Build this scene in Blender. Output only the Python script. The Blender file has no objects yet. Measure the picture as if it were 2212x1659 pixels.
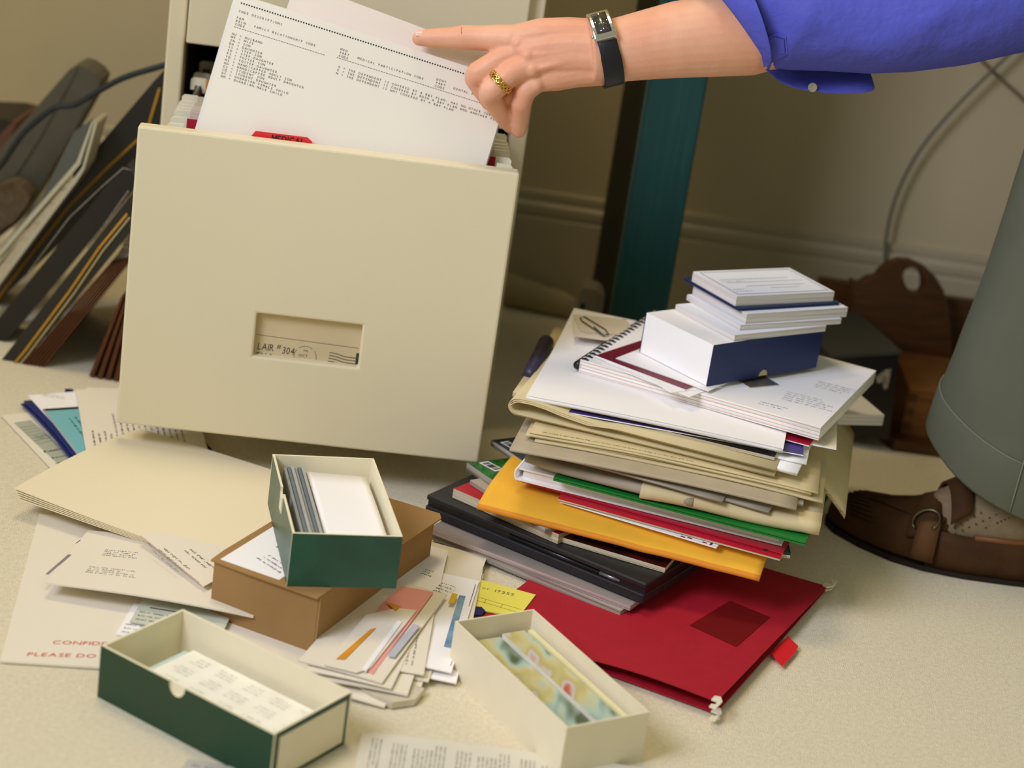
import bpy, bmesh, math, random
from mathutils import Vector, Matrix
random.seed(7)
scene = bpy.context.scene
COL = scene.collection
V = Vector
# ---------------------------------------------------------------- camera
FPX, PITCH, ROLL, CAMH = 4200.0, math.radians(20.2), math.radians(8.45), 0.822
FW = V((0, math.cos(PITCH), -math.sin(PITCH)))
R0 = V((1, 0, 0)); U0 = R0.cross(FW)
CR = math.cos(ROLL) * R0 + math.sin(ROLL) * U0
CU = -math.sin(ROLL) * R0 + math.cos(ROLL) * U0
CAM = V((0, 0, CAMH))
cd = bpy.data.cameras.new('camera'); cam = bpy.data.objects.new('camera', cd); COL.objects.link(cam)
m = Matrix.Identity(4)
for i in range(3):
    m[i][0] = CR[i]; m[i][1] = CU[i]; m[i][2] = -FW[i]; m[i][3] = CAM[i]
cam.matrix_world = m
cd.sensor_width = 36; cd.sensor_fit = 'HORIZONTAL'; cd.lens = 36 * FPX / 2212
cd.clip_start = 0.05
cd.dof.use_dof = True; cd.dof.focus_distance = 1.83; cd.dof.aperture_fstop = 3.8
scene.camera = cam
# ---------------------------------------------------------------- world, lights, exposure
w = bpy.data.worlds.new('world'); scene.world = w; w.use_nodes = True
bg = w.node_tree.nodes['Background']; bg.inputs[0].default_value = (1.0, 1.04, 0.78, 1); bg.inputs[1].default_value = 0.36
def area(name, loc, aim, sx, sy, power, col):
    l = bpy.data.lights.new(name, 'AREA'); l.shape = 'RECTANGLE'; l.size = sx; l.size_y = sy
    l.energy = power; l.color = col
    o = bpy.data.objects.new(name, l); COL.objects.link(o); o.location = loc
    o.rotation_euler = (V(aim) - V(loc)).to_track_quat('-Z', 'Y').to_euler()
    return o
area('ceiling_lamp_light', (-0.45, 2.00, 2.40), (-0.30, 1.60, 0.0), 0.5, 0.5, 14.0, (1.0, 0.79, 0.46))
sb = area('softbox_daylight', (-1.20, 0.45, 1.60), (0.32, 1.75, 0.30), 0.8, 0.8, 7.6, (0.80, 0.82, 1.0)); sb.data.spread = math.radians(75)
vs = scene.view_settings
vs.view_transform = 'Standard'; vs.look = 'None'; vs.exposure = 0.0; vs.gamma = 1.0; vs.use_curve_mapping = False
# ---------------------------------------------------------------- layout helpers
def ray(px, py):
    return FW + CR * ((px - 1106) / FPX) - CU * ((py - 829.5) / FPX)
def P(px, py, z=0.0):                       # the point at height z seen along that sight line
    d = ray(px, py); return CAM + d * ((z - CAM.z) / d.z)
def PY(px, py, y):
    d = ray(px, py); return CAM + d * ((y - CAM.y) / d.y)
def PP(px, py, o, n):                       # on the plane through o with normal n
    d = ray(px, py); return CAM + d * ((o - CAM).dot(n) / d.dot(n))
# ---------------------------------------------------------------- materials
def lin(h):
    if isinstance(h, tuple): c = [x / 255 for x in h]
    else: c = [int(h[i:i + 2], 16) / 255 for i in (0, 2, 4)]
    return tuple(x / 12.92 if x <= .04045 else ((x + .055) / 1.055) ** 2.4 for x in c) + (1,)
MC = {}
def mat(name, col, rough=.6, metal=0., var=.06, scale=40., bump=0., bscale=300., spec=.3, col2=None, stretch=None, coat=0., sub=0.):
    if name in MC: return MC[name]
    mt = bpy.data.materials.new(name); mt.use_nodes = True; MC[name] = mt
    nt = mt.node_tree; b = nt.nodes['Principled BSDF']; L = nt.links.new
    c = lin(col); b.inputs['Base Color'].default_value = c
    b.inputs['Roughness'].default_value = rough; b.inputs['Metallic'].default_value = metal
    b.inputs['Specular IOR Level'].default_value = spec
    if coat: b.inputs['Coat Weight'].default_value = coat; b.inputs['Coat Roughness'].default_value = .2
    if sub:
        b.inputs['Subsurface Weight'].default_value = sub; b.inputs['Subsurface Radius'].default_value = (.012, .005, .003)
        b.inputs['Subsurface Scale'].default_value = .6
    tc = nt.nodes.new('ShaderNodeTexCoord'); src = tc.outputs['Object']
    if stretch:
        mp = nt.nodes.new('ShaderNodeMapping'); mp.inputs['Scale'].default_value = stretch
        L(src, mp.inputs['Vector']); src = mp.outputs['Vector']
    if var or col2:
        n = nt.nodes.new('ShaderNodeTexNoise'); n.inputs['Scale'].default_value = scale; n.inputs['Detail'].default_value = 5
        L(src, n.inputs['Vector'])
        r = nt.nodes.new('ShaderNodeValToRGB'); r.color_ramp.elements[0].position = .3; r.color_ramp.elements[1].position = .7
        if col2: r.color_ramp.elements[0].color = lin(col2); r.color_ramp.elements[1].color = c
        else:
            r.color_ramp.elements[0].color = tuple(x * (1 - var) for x in c[:3]) + (1,)
            r.color_ramp.elements[1].color = tuple(min(1, x * (1 + var)) for x in c[:3]) + (1,)
        L(n.outputs['Fac'], r.inputs['Fac']); L(r.outputs['Color'], b.inputs['Base Color'])
    if bump:
        n2 = nt.nodes.new('ShaderNodeTexNoise'); n2.inputs['Scale'].default_value = bscale; n2.inputs['Detail'].default_value = 4
        L(src, n2.inputs['Vector'])
        bp = nt.nodes.new('ShaderNodeBump'); bp.inputs['Strength'].default_value = bump; bp.inputs['Distance'].default_value = .002
        L(n2.outputs['Fac'], bp.inputs['Height']); L(bp.outputs['Normal'], b.inputs['Normal'])
    return mt
def pages(name, c1, c2, freq=900.):         # the cut edges of a block of pages: fine layers running along the block
    if name in MC: return MC[name]
    mt = mat(name, c1, .8, var=0)
    nt = mt.node_tree; b = nt.nodes['Principled BSDF']; L = nt.links.new
    tc = nt.nodes.new('ShaderNodeTexCoord'); mp = nt.nodes.new('ShaderNodeMapping'); mp.inputs['Scale'].default_value = (6, 6, freq)
    n = nt.nodes.new('ShaderNodeTexNoise'); n.inputs['Scale'].default_value = 1.; n.inputs['Detail'].default_value = 3
    r = nt.nodes.new('ShaderNodeValToRGB'); r.color_ramp.elements[0].position = .35; r.color_ramp.elements[1].position = .6
    r.color_ramp.elements[0].color = lin(c2); r.color_ramp.elements[1].color = lin(c1)
    L(tc.outputs['Object'], mp.inputs['Vector']); L(mp.outputs['Vector'], n.inputs['Vector'])
    L(n.outputs['Fac'], r.inputs['Fac']); L(r.outputs['Color'], b.inputs['Base Color'])
    return mt
# ---------------------------------------------------------------- mesh builder (vertices in room coordinates)
BASE = {}
class MB:
    def __init__(s): s.v = []; s.f = []; s.m = []; s.s = []; s.ink = []
    def add(s, vs, fs, mi=0, smooth=False):
        k = len(s.v); s.v += [V(p) for p in vs]
        for f in fs: s.f.append([i + k for i in f]); s.m.append(mi); s.s.append(smooth)
        return s
    def ngon(s, pts, off, mi=0, mside=None, mback=None, smooth=False):     # polygon + its offset copy = a plate
        n = len(pts); a = [V(p) for p in pts]; b = [p + V(off) for p in a]
        ms = mi if mside is None else mside
        s.add(a, [list(range(n))], mi); s.add(b, [list(range(n))], mi if mback is None else mback)
        s.add(a + b, [[i, (i + 1) % n, (i + 1) % n + n, i + n] for i in range(n)], ms, smooth); return s
    def box(s, o, u, v, n, mi=0):
        o, u, v, n = V(o), V(u), V(v), V(n)
        s.add([o, o + u, o + u + v, o + v, o + n, o + u + n, o + u + v + n, o + v + n],
              [[0, 1, 2, 3], [4, 5, 6, 7], [0, 1, 5, 4], [1, 2, 6, 5], [2, 3, 7, 6], [3, 0, 4, 7]], mi); return s
    def loft(s, rings, mi=0, cap=True, smooth=True, closed=True):
        n = len(rings[0]); vs = [p for r in rings for p in r]; fs = []
        for j in range(len(rings) - 1):
            for i in range(n if closed else n - 1):
                i2 = (i + 1) % n; fs.append([j * n + i, j * n + i2, (j + 1) * n + i2, (j + 1) * n + i])
        if cap and closed: fs.append(list(range(n))); fs.append([(len(rings) - 1) * n + i for i in range(n)])
        s.add(vs, fs, mi, smooth); return s
    def tube(s, pts, r, mi=0, n=10, up=None, flat=1.0, cap=True):
        pts = [V(p) for p in pts]; rs = r if isinstance(r, (list, tuple)) else [r] * len(pts)
        rings = []; side = None
        for i, p in enumerate(pts):
            d = (pts[min(i + 1, len(pts) - 1)] - pts[max(i - 1, 0)]).normalized()
            if side is None:
                a = V(up) if up else (V((0, 0, 1)) if abs(d.z) < .9 else V((1, 0, 0)))
                side = d.cross(a).normalized()
            else: side = (side - d * side.dot(d)).normalized()
            o = side.cross(d).normalized()
            rings.append([p + side * (rs[i] * math.cos(t)) + o * (rs[i] * flat * math.sin(t)) for t in [2 * math.pi * k / n for k in range(n)]])
        return s.loft(rings, mi, cap)
    def build(s, name, mats, parent=None, label=None, cat=None, group=None, kind=None, loc=None, bevel=0., solid=0., subsurf=0, merge=False, sharp=40):
        me = bpy.data.meshes.new(name)
        if parent is not None: b = BASE[parent]
        elif loc is not None: b = V(loc)
        else:
            xs = [p.x for p in s.v]; ys = [p.y for p in s.v]; b = V(((min(xs) + max(xs)) / 2, (min(ys) + max(ys)) / 2, min(p.z for p in s.v)))
        me.from_pydata([p - b for p in s.v], [], s.f); me.update()
        for i, p in enumerate(me.polygons): p.material_index = s.m[i]; p.use_smooth = s.s[i]
        bm = bmesh.new(); bm.from_mesh(me)
        if merge: bmesh.ops.remove_doubles(bm, verts=bm.verts, dist=1e-5)
        bmesh.ops.recalc_face_normals(bm, faces=bm.faces)
        bm.to_mesh(me); bm.free()
        for mt in (mats if isinstance(mats, (list, tuple)) else [mats]): me.materials.append(mt)
        o = bpy.data.objects.new(name, me); COL.objects.link(o)
        if parent is not None: o.parent = parent
        else: o.location = b
        BASE[o] = b
        if bevel:
            md = o.modifiers.new('bevel', 'BEVEL'); md.width = bevel; md.segments = 2; md.limit_method = 'ANGLE'; md.angle_limit = math.radians(sharp)
        if solid:
            md = o.modifiers.new('solid', 'SOLIDIFY'); md.thickness = solid; md.offset = 0
        if subsurf:
            md = o.modifiers.new('sub', 'SUBSURF'); md.levels = subsurf; md.render_levels = subsurf
        tag(o, label, cat, group, kind); return o
def tag(o, label=None, cat=None, group=None, kind=None):
    if label: o['label'] = label
    if cat: o['category'] = cat
    if group: o['group'] = group
    if kind: o['kind'] = kind
def thing(name, label, cat, loc, group=None):
    o = bpy.data.objects.new(name, None); COL.objects.link(o); o.location = loc; o.empty_display_size = .02
    BASE[o] = V(loc); tag(o, label, cat, group); return o
# ---------------------------------------------------------------- frames (a flat rectangle somewhere in the room)
class FR:
    def __init__(s, o, u, v, w, h, n=None):
        s.o = V(o); s.u = V(u).normalized(); s.w = w; s.h = h
        v = V(v); v = (v - s.u * v.dot(s.u)).normalized(); s.v = v
        n0 = s.u.cross(v)
        if n is None: n = V((0, 0, 1))
        if n0.dot(V(n)) < 0: n0 = -n0
        s.n = n0; s.dz = None
    def at(s, a, b, c=0.):
        if s.dz: c = c + s.dz(a / s.w, b / s.h)
        return s.o + s.u * a + s.v * b + s.n * c
    def up(s, c): 
        f = FR(s.o + s.n * c, s.u, s.v, s.w, s.h, s.n); f.dz = s.dz; return f
def fr(p0, p1, p2, z, w=None, h=None, z1=None, z2=None):
    """p0 a corner, p1 the corner along u, p2 a point on the opposite side (photo positions), lying at height z"""
    a = P(*p0, z); b = P(*p1, z if z1 is None else z1); c = P(*p2, z if z2 is None else z2)
    u = (b - a); uu = u.normalized(); d = c - a; v = d - uu * d.dot(uu)
    return FR(a, u, v, w or u.length, h or v.length)
def sheet(mb, f, t, nx=1, ny=1, mi=0, ms=None, dz=None, mbk=None):
    if dz: f.dz = dz
    if ms is None: ms = mi
    vs = [f.at(f.w * i / nx, f.h * j / ny, t) for j in range(ny + 1) for i in range(nx + 1)]
    fs = [[j * (nx + 1) + i, j * (nx + 1) + i + 1, (j + 1) * (nx + 1) + i + 1, (j + 1) * (nx + 1) + i] for j in range(ny) for i in range(nx)]
    sm = nx > 1 or ny > 1
    k = len(mb.v); mb.add(vs, fs, mi, sm)
    vb = [f.at(f.w * i / nx, f.h * j / ny, 0) for j in range(ny + 1) for i in range(nx + 1)]
    mb.add(vb, fs, mi if mbk is None else mbk, sm)
    ring = [i for i in range(nx + 1)] + [j * (nx + 1) + nx for j in range(1, ny + 1)] + [ny * (nx + 1) + i for i in range(nx - 1, -1, -1)] + [j * (nx + 1) for j in range(ny - 1, 0, -1)]
    n = len(ring)
    mb.add([vs[i] for i in ring] + [vb[i] for i in ring], [[i, (i + 1) % n, (i + 1) % n + n, i + n] for i in range(n)], ms, False)
    return mb
# ---------------------------------------------------------------- lettering: glyph outlines become part of the sheet they stand on
GL = {}
def glyph(ch):
    if ch in GL: return GL[ch]
    cu = bpy.data.curves.new('glyph', 'FONT'); cu.body = ch; cu.resolution_u = 2; cu.size = 1
    o = bpy.data.objects.new('glyph', cu); COL.objects.link(o)
    dg = bpy.context.evaluated_depsgraph_get(); ev = o.evaluated_get(dg); me = ev.to_mesh()
    vs = [v.co.copy() for v in me.vertices]; fs = [list(p.vertices) for p in me.polygons]
    ev.to_mesh_clear(); bpy.data.objects.remove(o); bpy.data.curves.remove(cu)
    wd = (max(v.x for v in vs) - min(v.x for v in vs)) if vs else .3; x0 = min(v.x for v in vs) if vs else 0
    GL[ch] = (vs, fs, wd, x0); return GL[ch]
def text(mb, f, s, a, b, size, mi, c, ang=0., adv=None, sx=1., sy=1., slant=0.):
    r = f.u * math.cos(ang) + f.n.cross(f.u) * math.sin(ang); up = f.n.cross(r)
    def loc(p):                              # in-plane vector to (a,b)
        return a + p.dot(f.u), b + p.dot(f.v)
    x = 0.
    for ch in s:
        if ch != ' ':
            vs, fs, wd, x0 = glyph(ch)
            if adv: off = x + (adv - wd * size * sx) / 2 - x0 * size * sx
            else: off = x - x0 * size * sx
            pts = []
            for v in vs:
                q = r * (off + (v.x + slant * v.y) * size * sx) + up * (v.y * size * sy)
                aa, bb = loc(q); pts.append(f.at(aa, bb, c))
            mb.add(pts, fs, mi)
            x += adv if adv else (wd + .12) * size * sx
        else: x += adv if adv else .35 * size * sx
def strip(mb, f, a0, b0, a1, b1, wd, mi, c, n=1):   # a printed line
    d = V((a1 - a0, b1 - b0)); nn = V((-d.y, d.x)).normalized() * wd / 2
    for k in range(n):
        q0 = V((a0, b0)) + d * (k / n); q1 = V((a0, b0)) + d * ((k + 1) / n)
        mb.add([f.at(*(q0 - nn), c), f.at(*(q1 - nn), c), f.at(*(q1 + nn), c), f.at(*(q0 + nn), c)], [[0, 1, 2, 3]], mi)
def bars(mb, f, a, b, lines, length, pitch, hgt, mi, c, ang=0., seed=1, ragged=.4, fill=.75):
    """print too small to read: rows of words made of short uneven strokes"""
    rd = random.Random(seed); r = V((math.cos(ang), math.sin(ang))); dn = V((-r.y, r.x))
    for k in range(lines):
        x = 0.; end = length * (1 - ragged * rd.random()); lw = hgt * .62
        while x < end - lw:
            for j in range(rd.randint(2, 8)):
                if x > end: break
                o = V((a, b)) + r * x + dn * (k * pitch); hh = hgt * rd.uniform(.55, .95); t_ = rd.random()
                if t_ < .45:
                    p = o - dn * hh / 2; q = o + dn * hh / 2; strip(mb, f, p.x, p.y, q.x, q.y, lw * .34, mi, c)
                if t_ > .25:
                    y_ = rd.uniform(-.35, .35) * hh; p = o + dn * y_ - r * lw * .36; q = o + dn * y_ + r * lw * .36; strip(mb, f, p.x, p.y, q.x, q.y, hgt * .22, mi, c)
                if t_ > .7:
                    p = o - dn * hh / 2 + r * lw * .3; q = o + dn * hh / 2 + r * lw * .3; strip(mb, f, p.x, p.y, q.x, q.y, lw * .28, mi, c)
                x += lw
            x += hgt * rd.uniform(.5, .9)
def patch(mb, f, pts, mi, c):
    mb.add([f.at(a, b, c) for a, b in pts], [list(range(len(pts)))], mi)
EPS = .00025
# ================================================================ the setting
M_carpet = mat('carpet_pile', (248, 236, 206), .95, var=.07, scale=240, bump=1., bscale=900, spec=.05)
M_wall = mat('wall_paint', (196, 180, 144), .85, var=.02, scale=6, bump=.03, bscale=300)
M_base = mat('baseboard_paint', (186, 172, 142), .5, var=.02)
fl = MB(); n = 1
fl.box((-2.6, -.6, -.05), (5.2, 0, 0), (0, 3.3, 0), (0, 0, .05))
fl.build('floor', M_carpet, kind='structure', loc=(0, 0, 0))
WY = 2.57
BBH = PY(1125, 403, WY).z / .180
wb = MB(); wb.box((-2.6, WY, 0), (5.2, 0, 0), (0, .1, 0), (0, 0, 2.5)); wb.build('wall_back', M_wall, kind='structure', loc=(0, WY, 0))
prof = [(0, 0), (-.014, 0), (-.014, .138), (-.010, .141), (-.010, .144), (-.013, .147), (-.0135, .158), (-.009, .163), (-.007, .166), (-.009, .169), (-.009, .178), (0, .180)]
bb = MB(); bb.loft([[V((x, WY + p[0], p[1] * BBH)) for p in prof] for x in (-2.6, 2.6)], smooth=False)
bb.build('baseboard_back', M_base, kind='structure', loc=(0, WY, 0))
# ================================================================ filing cabinet
YAW = math.radians(5.57)
CA = V((math.cos(YAW), math.sin(YAW), 0)); CD = V((-math.sin(YAW), math.cos(YAW), 0)); ZZ = V((0, 0, 1))
M_cab = mat('cabinet_enamel', (226, 214, 180), .38, var=.015, scale=5, spec=.4)
M_cabin = mat('cabinet_interior_shade', (40, 38, 34), .7, var=.1)  # near-black colour carries the shade inside the white cabinet
M_rail = mat('galvanised_rail', (150, 150, 152), .35, metal=.8)
M_dark = mat('black_gap', (18, 17, 16), .8, var=0)
M_ink = mat('printed_ink', (38, 36, 40), .8, var=0)
DC = V((-.2067, 1.832, .2044)); DW, DH, DT = .37, .309, .018
EXT = .22
cab = thing('filing_cabinet', 'white filing cabinet with its lower drawer pulled open', 'filing cabinet', DC + CD * .40 + ZZ * (-.2044))
def cbox(mb, a0, a1, d0, d1, z0, z1, mi=0):    # cabinet coordinates: a along the front, d into the cabinet from the open drawer's face
    o = DC + CA * a0 + CD * d0; o.z = z0
    mb.box(o, CA * (a1 - a0), CD * (d1 - d0), (0, 0, z1 - z0), mi)
FACE = DC + CD * EXT
def cab_a(px, py, d=EXT): return (PP(px, py, DC + CD * d, CD) - DC).dot(CA)
def cab_z(px, py, d=EXT): return PP(px, py, DC + CD * d, CD).z
aL = cab_a(356, 136); aR = cab_a(1158, 160)
BK = EXT + .40; TOP = .70
b = MB()
cbox(b, aL, aL + .019, EXT, BK, .0, TOP); cbox(b, aR - .019, aR, EXT, BK, .0, TOP)
cbox(b, aL + .019, aR - .019, EXT, BK, TOP - .019, TOP); cbox(b, aL + .019, aR - .019, EXT, BK, .0, .019)
cbox(b, aL + .019, aR - .019, BK - .01, BK, .019, TOP - .019)
b.build('cabinet_body', M_cab, cab, bevel=.0025)
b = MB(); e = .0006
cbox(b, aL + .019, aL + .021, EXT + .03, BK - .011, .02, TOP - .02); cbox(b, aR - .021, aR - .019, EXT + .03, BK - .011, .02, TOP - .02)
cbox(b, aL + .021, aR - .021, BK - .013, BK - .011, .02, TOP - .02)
b.build('cabinet_shade_lining', M_cabin, cab)  # thin dark panels added inside; interior shade put into their colour
uz = cab_z(404, 93, EXT - .012); ul = cab_a(405, 50, EXT - .012); ur = cab_a(1144, 20, EXT - .012)
b = MB(); cbox(b, ul, ur, EXT - .012, EXT + .006, uz, TOP - .022); ud = b.build('drawer', M_cab, cab, bevel=.0018, label='closed upper drawer')
b = MB(); cbox(b, ul + .02, ur - .02, EXT + .006, BK - .03, uz + .02, TOP - .06); b.build('drawer_tray', M_cabin, ud)
# --- the open lower drawer: front with a label window cut through it
def dpt(a, z, d=0.): return V((DC.x, DC.y, 0)) + CA * a + CD * d + V((0, 0, z))
def dpx(px, py, d=0.):
    q = PP(px, py, DC + CD * d, CD); return (q - DC).dot(CA), q.z
z0, z1 = DC.z - DH / 2, DC.z + DH / 2
wl, _ = dpx(550, 728); wr, _ = dpx(779, 742); wt = (dpx(560, 680)[1] + dpx(784, 700)[1]) / 2; wb_ = (dpx(548, 770)[1] + dpx(774, 795)[1]) / 2
b = MB(); X = [-DW / 2, wl, wr, DW / 2]; Zs = [z0, wb_, wt, z1]
for d in (0, DT):
    for i in range(3):
        for j in range(3):
            if i == 1 and j == 1: continue
            b.add([dpt(X[i], Zs[j], d), dpt(X[i + 1], Zs[j], d), dpt(X[i + 1], Zs[j + 1], d), dpt(X[i], Zs[j + 1], d)], [[0, 1, 2, 3]])
def rim(q): b.add([dpt(*p, 0) for p in q] + [dpt(*p, DT) for p in q], [[i, (i + 1) % len(q), (i + 1) % len(q) + len(q), i + len(q)] for i in range(len(q))])
rim([(X[0], z0), (X[1], z0), (X[2], z0), (X[3], z0), (X[3], Zs[1]), (X[3], Zs[2]), (X[3], z1), (X[2], z1), (X[1], z1), (X[0], z1), (X[0], Zs[2]), (X[0], Zs[1])])
rim([(wl, wb_), (wr, wb_), (wr, wt), (wl, wt)])
ld = b.build('drawer', M_cab, cab, bevel=.0022, merge=True, label='open lower drawer full of files')
# tray of the open drawer
b = MB()
cbox(b, -DW / 2 + .022, -DW / 2 + .026, DT, EXT + .30, z0 + .02, z1 - .10); cbox(b, DW / 2 - .030, DW / 2 - .026, DT, EXT + .30, z0 + .02, z1 - .10)
cbox(b, -DW / 2 + .022, DW / 2 - .026, DT, EXT + .30, z0 + .02, z0 + .024)
b.build('drawer_tray', M_cab, ld)
RZ = z1 - .003
rlx = (PP(384, 268, V((0, 0, RZ)), ZZ) - DC).dot(CA); rrx = (PP(1088, 362, V((0, 0, RZ)), ZZ) - DC).dot(CA)
for a in (rlx, rrx):
    b = MB(); cbox(b, a - .0015, a + .0015, DT + .001, EXT + .33, RZ - .030, RZ - .004); b.build('rail', M_rail, ld, label='grey metal hanging rail')
# label card seen through the window
M_card = mat('old_envelope_paper', (206, 188, 150), .8, var=.04, scale=30)
M_stamp = mat('postmark_ink', (62, 58, 52), .9, var=0)
LF = FR(dpt(wl - .006, wt + .006, .010), CA, -ZZ, wr - wl + .012, wt - wb_ + .012, -CD)
b = MB(); sheet(b, LF, .0006, mi=0)
def lf(px, py): q = PP(px, py, LF.o, LF.n); return (q - LF.o).dot(LF.u), (q - LF.o).dot(LF.v)
ln = lf(555, 722); l2 = lf(775, 752); strip(b, LF, *ln, *l2, .0004, 1, .0008)
A = -.02
q = lf(556, 754); text(b, LF, 'LAIR', *q, .0108, 1, .0008, ang=-.02, sx=.72, slant=.1)
q = lf(598, 752); text(b, LF, '#', *q, .0070, 1, .0008, ang=-.02)
q = lf(609, 763); text(b, LF, '304', *q, .0108, 1, .0008, ang=-.02, sx=.74, slant=.1)
q = lf(553, 772); text(b, LF, 'EVA', *q, .0090, 1, .0008, ang=-.02)
cx, cy = lf(659, 770)
for k in range(28):
    t0 = 2 * math.pi * k / 28; t1 = 2 * math.pi * (k + .8) / 28; r_ = .0112
    if k % 7 == 3: continue
    strip(b, LF, cx + r_ * math.cos(t0), cy + r_ * math.sin(t0), cx + r_ * math.cos(t1), cy + r_ * math.sin(t1), .0005, 1, .0008)
text(b, LF, 'OCT', cx - .0065, cy + .0005, .0042, 1, .0008); text(b, LF, '1998', cx - .0055, cy + .0068, .0036, 1, .0008)
text(b, LF, 'PM', cx - .002, cy - .005, .0034, 1, .0008)
for k in range(5):
    p0 = lf(712 - k * 1.2, 761 + k * 6.2); L_ = .027; prev = None
    for j in range(11):
        t = j / 10; q = (p0[0] + L_ * t, p0[1] + .0028 * (1 / (1 + math.exp(-(t - .4) * 12))) )
        if prev: strip(b, LF, *prev, *q, .0008, 1, .0008)
        prev = q
p0 = lf(770, 762); p1 = lf(781, 794)
patch(b, LF, [(p0[0], p0[1]), (p1[0] + .002, p0[1]), (p1[0] + .002, p1[1]), (p0[0], p1[1])], 1, .0009)
b.build('label_card', [M_card, M_stamp], ld, label='worn paper label with handwriting and a postmark')

# ================================================================ hanging folders in the drawer
M_hook = mat('cream_plastic_hook', (236, 230, 204), .4, var=.02)
M_red = mat('red_folder_board', (176, 26, 44), .6, var=.05, bump=.05)
fold_cols = {'red': M_red, 'pink': mat('pale_pink_board', (224, 200, 190), .7), 'buff': mat('buff_board', (214, 198, 168), .7),
             'yellow': mat('orange_board', (216, 150, 40), .6), 'cream': mat('cream_board', (226, 214, 180), .7), 'grey': mat('grey_board', (88, 86, 84), .7)}
def hook(mb, a, d, sgn):                      # a flat C-shaped hook resting over a rail
    z = RZ; pr = [(-.0085, -.009), (-.0085, .002), (-.006, .0045), (.0075, .0045), (.0075, -.012), (.0045, -.012), (.003, -.004), (-.0035, -.004), (-.0045, -.009)]
    pts = [dpt(a + sgn * p[0], z + p[1], d) for p in pr]
    mb.ngon(pts, CD * .0018)
folders = [  # depth, colour, drop above the hook line, label
    (.0235, 'red', -.016, 'red hanging folder with a MEDICAL tab, nearest the drawer front'),
    (.050, 'red', .002, 'red hanging folder whose left edge shows beside the lifted printout'),
    (.080, 'pink', .012, 'pale pink hanging folder, first behind the red ones'),
    (.092, 'pink', .005, 'pale pink hanging folder, second behind the red ones'),
    (.106, 'cream', .004, 'cream hanging folder, third behind the red ones'),
    (.122, 'buff', .014, 'buff hanging folder in the middle of the open drawer'),
    (.150, 'buff', .010, 'buff hanging folder just in front of the orange one'),
    (.236, 'yellow', .004, 'orange hanging folder under the closed upper drawer'),
    (.262, 'cream', .012, 'cream hanging folder right behind the orange one'),
    (.325, 'grey', .010, 'grey hanging folder deep in the dark of the cabinet')]
for d, c, drop, lab in folders:
    t = thing('hanging_folder', lab, 'folder', dpt((rlx + rrx) / 2, z0 + .06, d), 'hanging folders in the open drawer')
    b = MB()
    x0, x1 = rlx + .0075, rrx - .0075
    for k, (dd, lean) in enumerate(((0, -.003), (.004, .003))):
        top = RZ + .004 - (0 if k == 0 else .003) + min(0, drop)
        pts = [dpt(x0, top, d + dd), dpt(x1, top, d + dd), dpt(x1, z0 + .065, d + .001 + lean), dpt(x0, z0 + .065, d + .001 + lean)]
        b.ngon(pts, CD * .0006)
    b.build('folder_flap', fold_cols[c], t)
    for a, s in ((rlx, 1), (rrx, -1)):
        b = MB(); hook(b, a, d, s); hk = b.build('hook', M_hook, t)
# red MEDICAL tab and the yellow tab, both between the drawer front and the lifted printout
M_tabred = mat('red_plastic_tab', (226, 40, 48), .25, spec=.5, var=.03)
M_tabyel = mat('yellow_plastic_tab', (228, 206, 40), .3, var=.03)
red0 = [o for o in COL.objects if o.get('label') == folders[0][3]][0]
dt = .0208
def tabmesh(pxs, d, mt, nm, parent, lab):
    q = [dpx(*p, d) for p in pxs]
    b = MB(); b.ngon([dpt(a, z, d) for a, z in q], CD * .0012, 0); return b, q
b, q = tabmesh([(537, 340), (541, 296), (552, 283), (664, 297), (674, 306), (676, 352)], dt, M_tabred, 'tab', red0, '')
TF = FR(dpt(q[0][0], q[1][1], dt - .0004), CA, -ZZ, .06, .03, -CD)
qq = dpx(585, 306, dt); text(b, TF, 'MEDICAL', qq[0] - q[0][0], q[1][1] - qq[1] , .0105, 1, .0002, sx=.72, slant=.15)
b.build('index_tab', [M_tabred, M_ink], red0, label='bright red plastic tab lettered MEDICAL')
red1 = [o for o in COL.objects if o.get('label') == folders[1][3]][0]
q = [dpx(*p, .0208) for p in [(905, 372), (907, 346), (1000, 356), (1012, 365), (1015, 385)]]
b = MB(); b.ngon([dpt(a, z, .0208) for a, z in q], CD * .001); b.build('index_tab', M_tabyel, red0, label='yellow plastic tab')

# ================================================================ the printout being lifted out, and papers behind it
LEAN = math.radians(14); RT = math.radians(10.2)
BB = (CD * math.sin(LEAN) + ZZ * math.cos(LEAN)).normalized()
PU = (CA * math.cos(RT) - BB * math.sin(RT)).normalized(); PV = (-CA * math.sin(RT) - BB * math.cos(RT)).normalized()
PN = PU.cross(PV).normalized()
if PN.y > 0: PN = -PN
PO0 = dpt(0, z1, .034)
def pf(px, py, off=0.): return PP(px, py, PO0 + PN * off, PN)
Ltop = pf(508, -8); 
M_paper = mat('office_paper', (240, 232, 218), .75, var=.012, scale=8)
M_paper2 = mat('cream_wallet', (240, 226, 214), .7, var=.02, scale=8)
def pfr(px, py, off, w, h): return FR(pf(px, py, off), PU, PV, w, h, PN)
PF = FR(pf(514, -14), PU, PV, .279, .178, PN)
def curl(x, y): return -.006 * (2 * x - 1) ** 2 * (1 - y) + .004
def pab(px, py): q = pf(px, py, .004); return (q - PF.o).dot(PF.u), (q - PF.o).dot(PF.v)
b = MB(); sheet(b, PF, .0012, 24, 8, 0, 0, dz=curl)
ADV = .00262; TS = .0031; C_ = .0015
def mono(s, px, py): a_, b_ = pab(px, py); text(b, PF, s, a_, b_, TS, 1, C_, adv=ADV, sx=.92)
a0, b0 = pab(521, 6)
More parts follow.
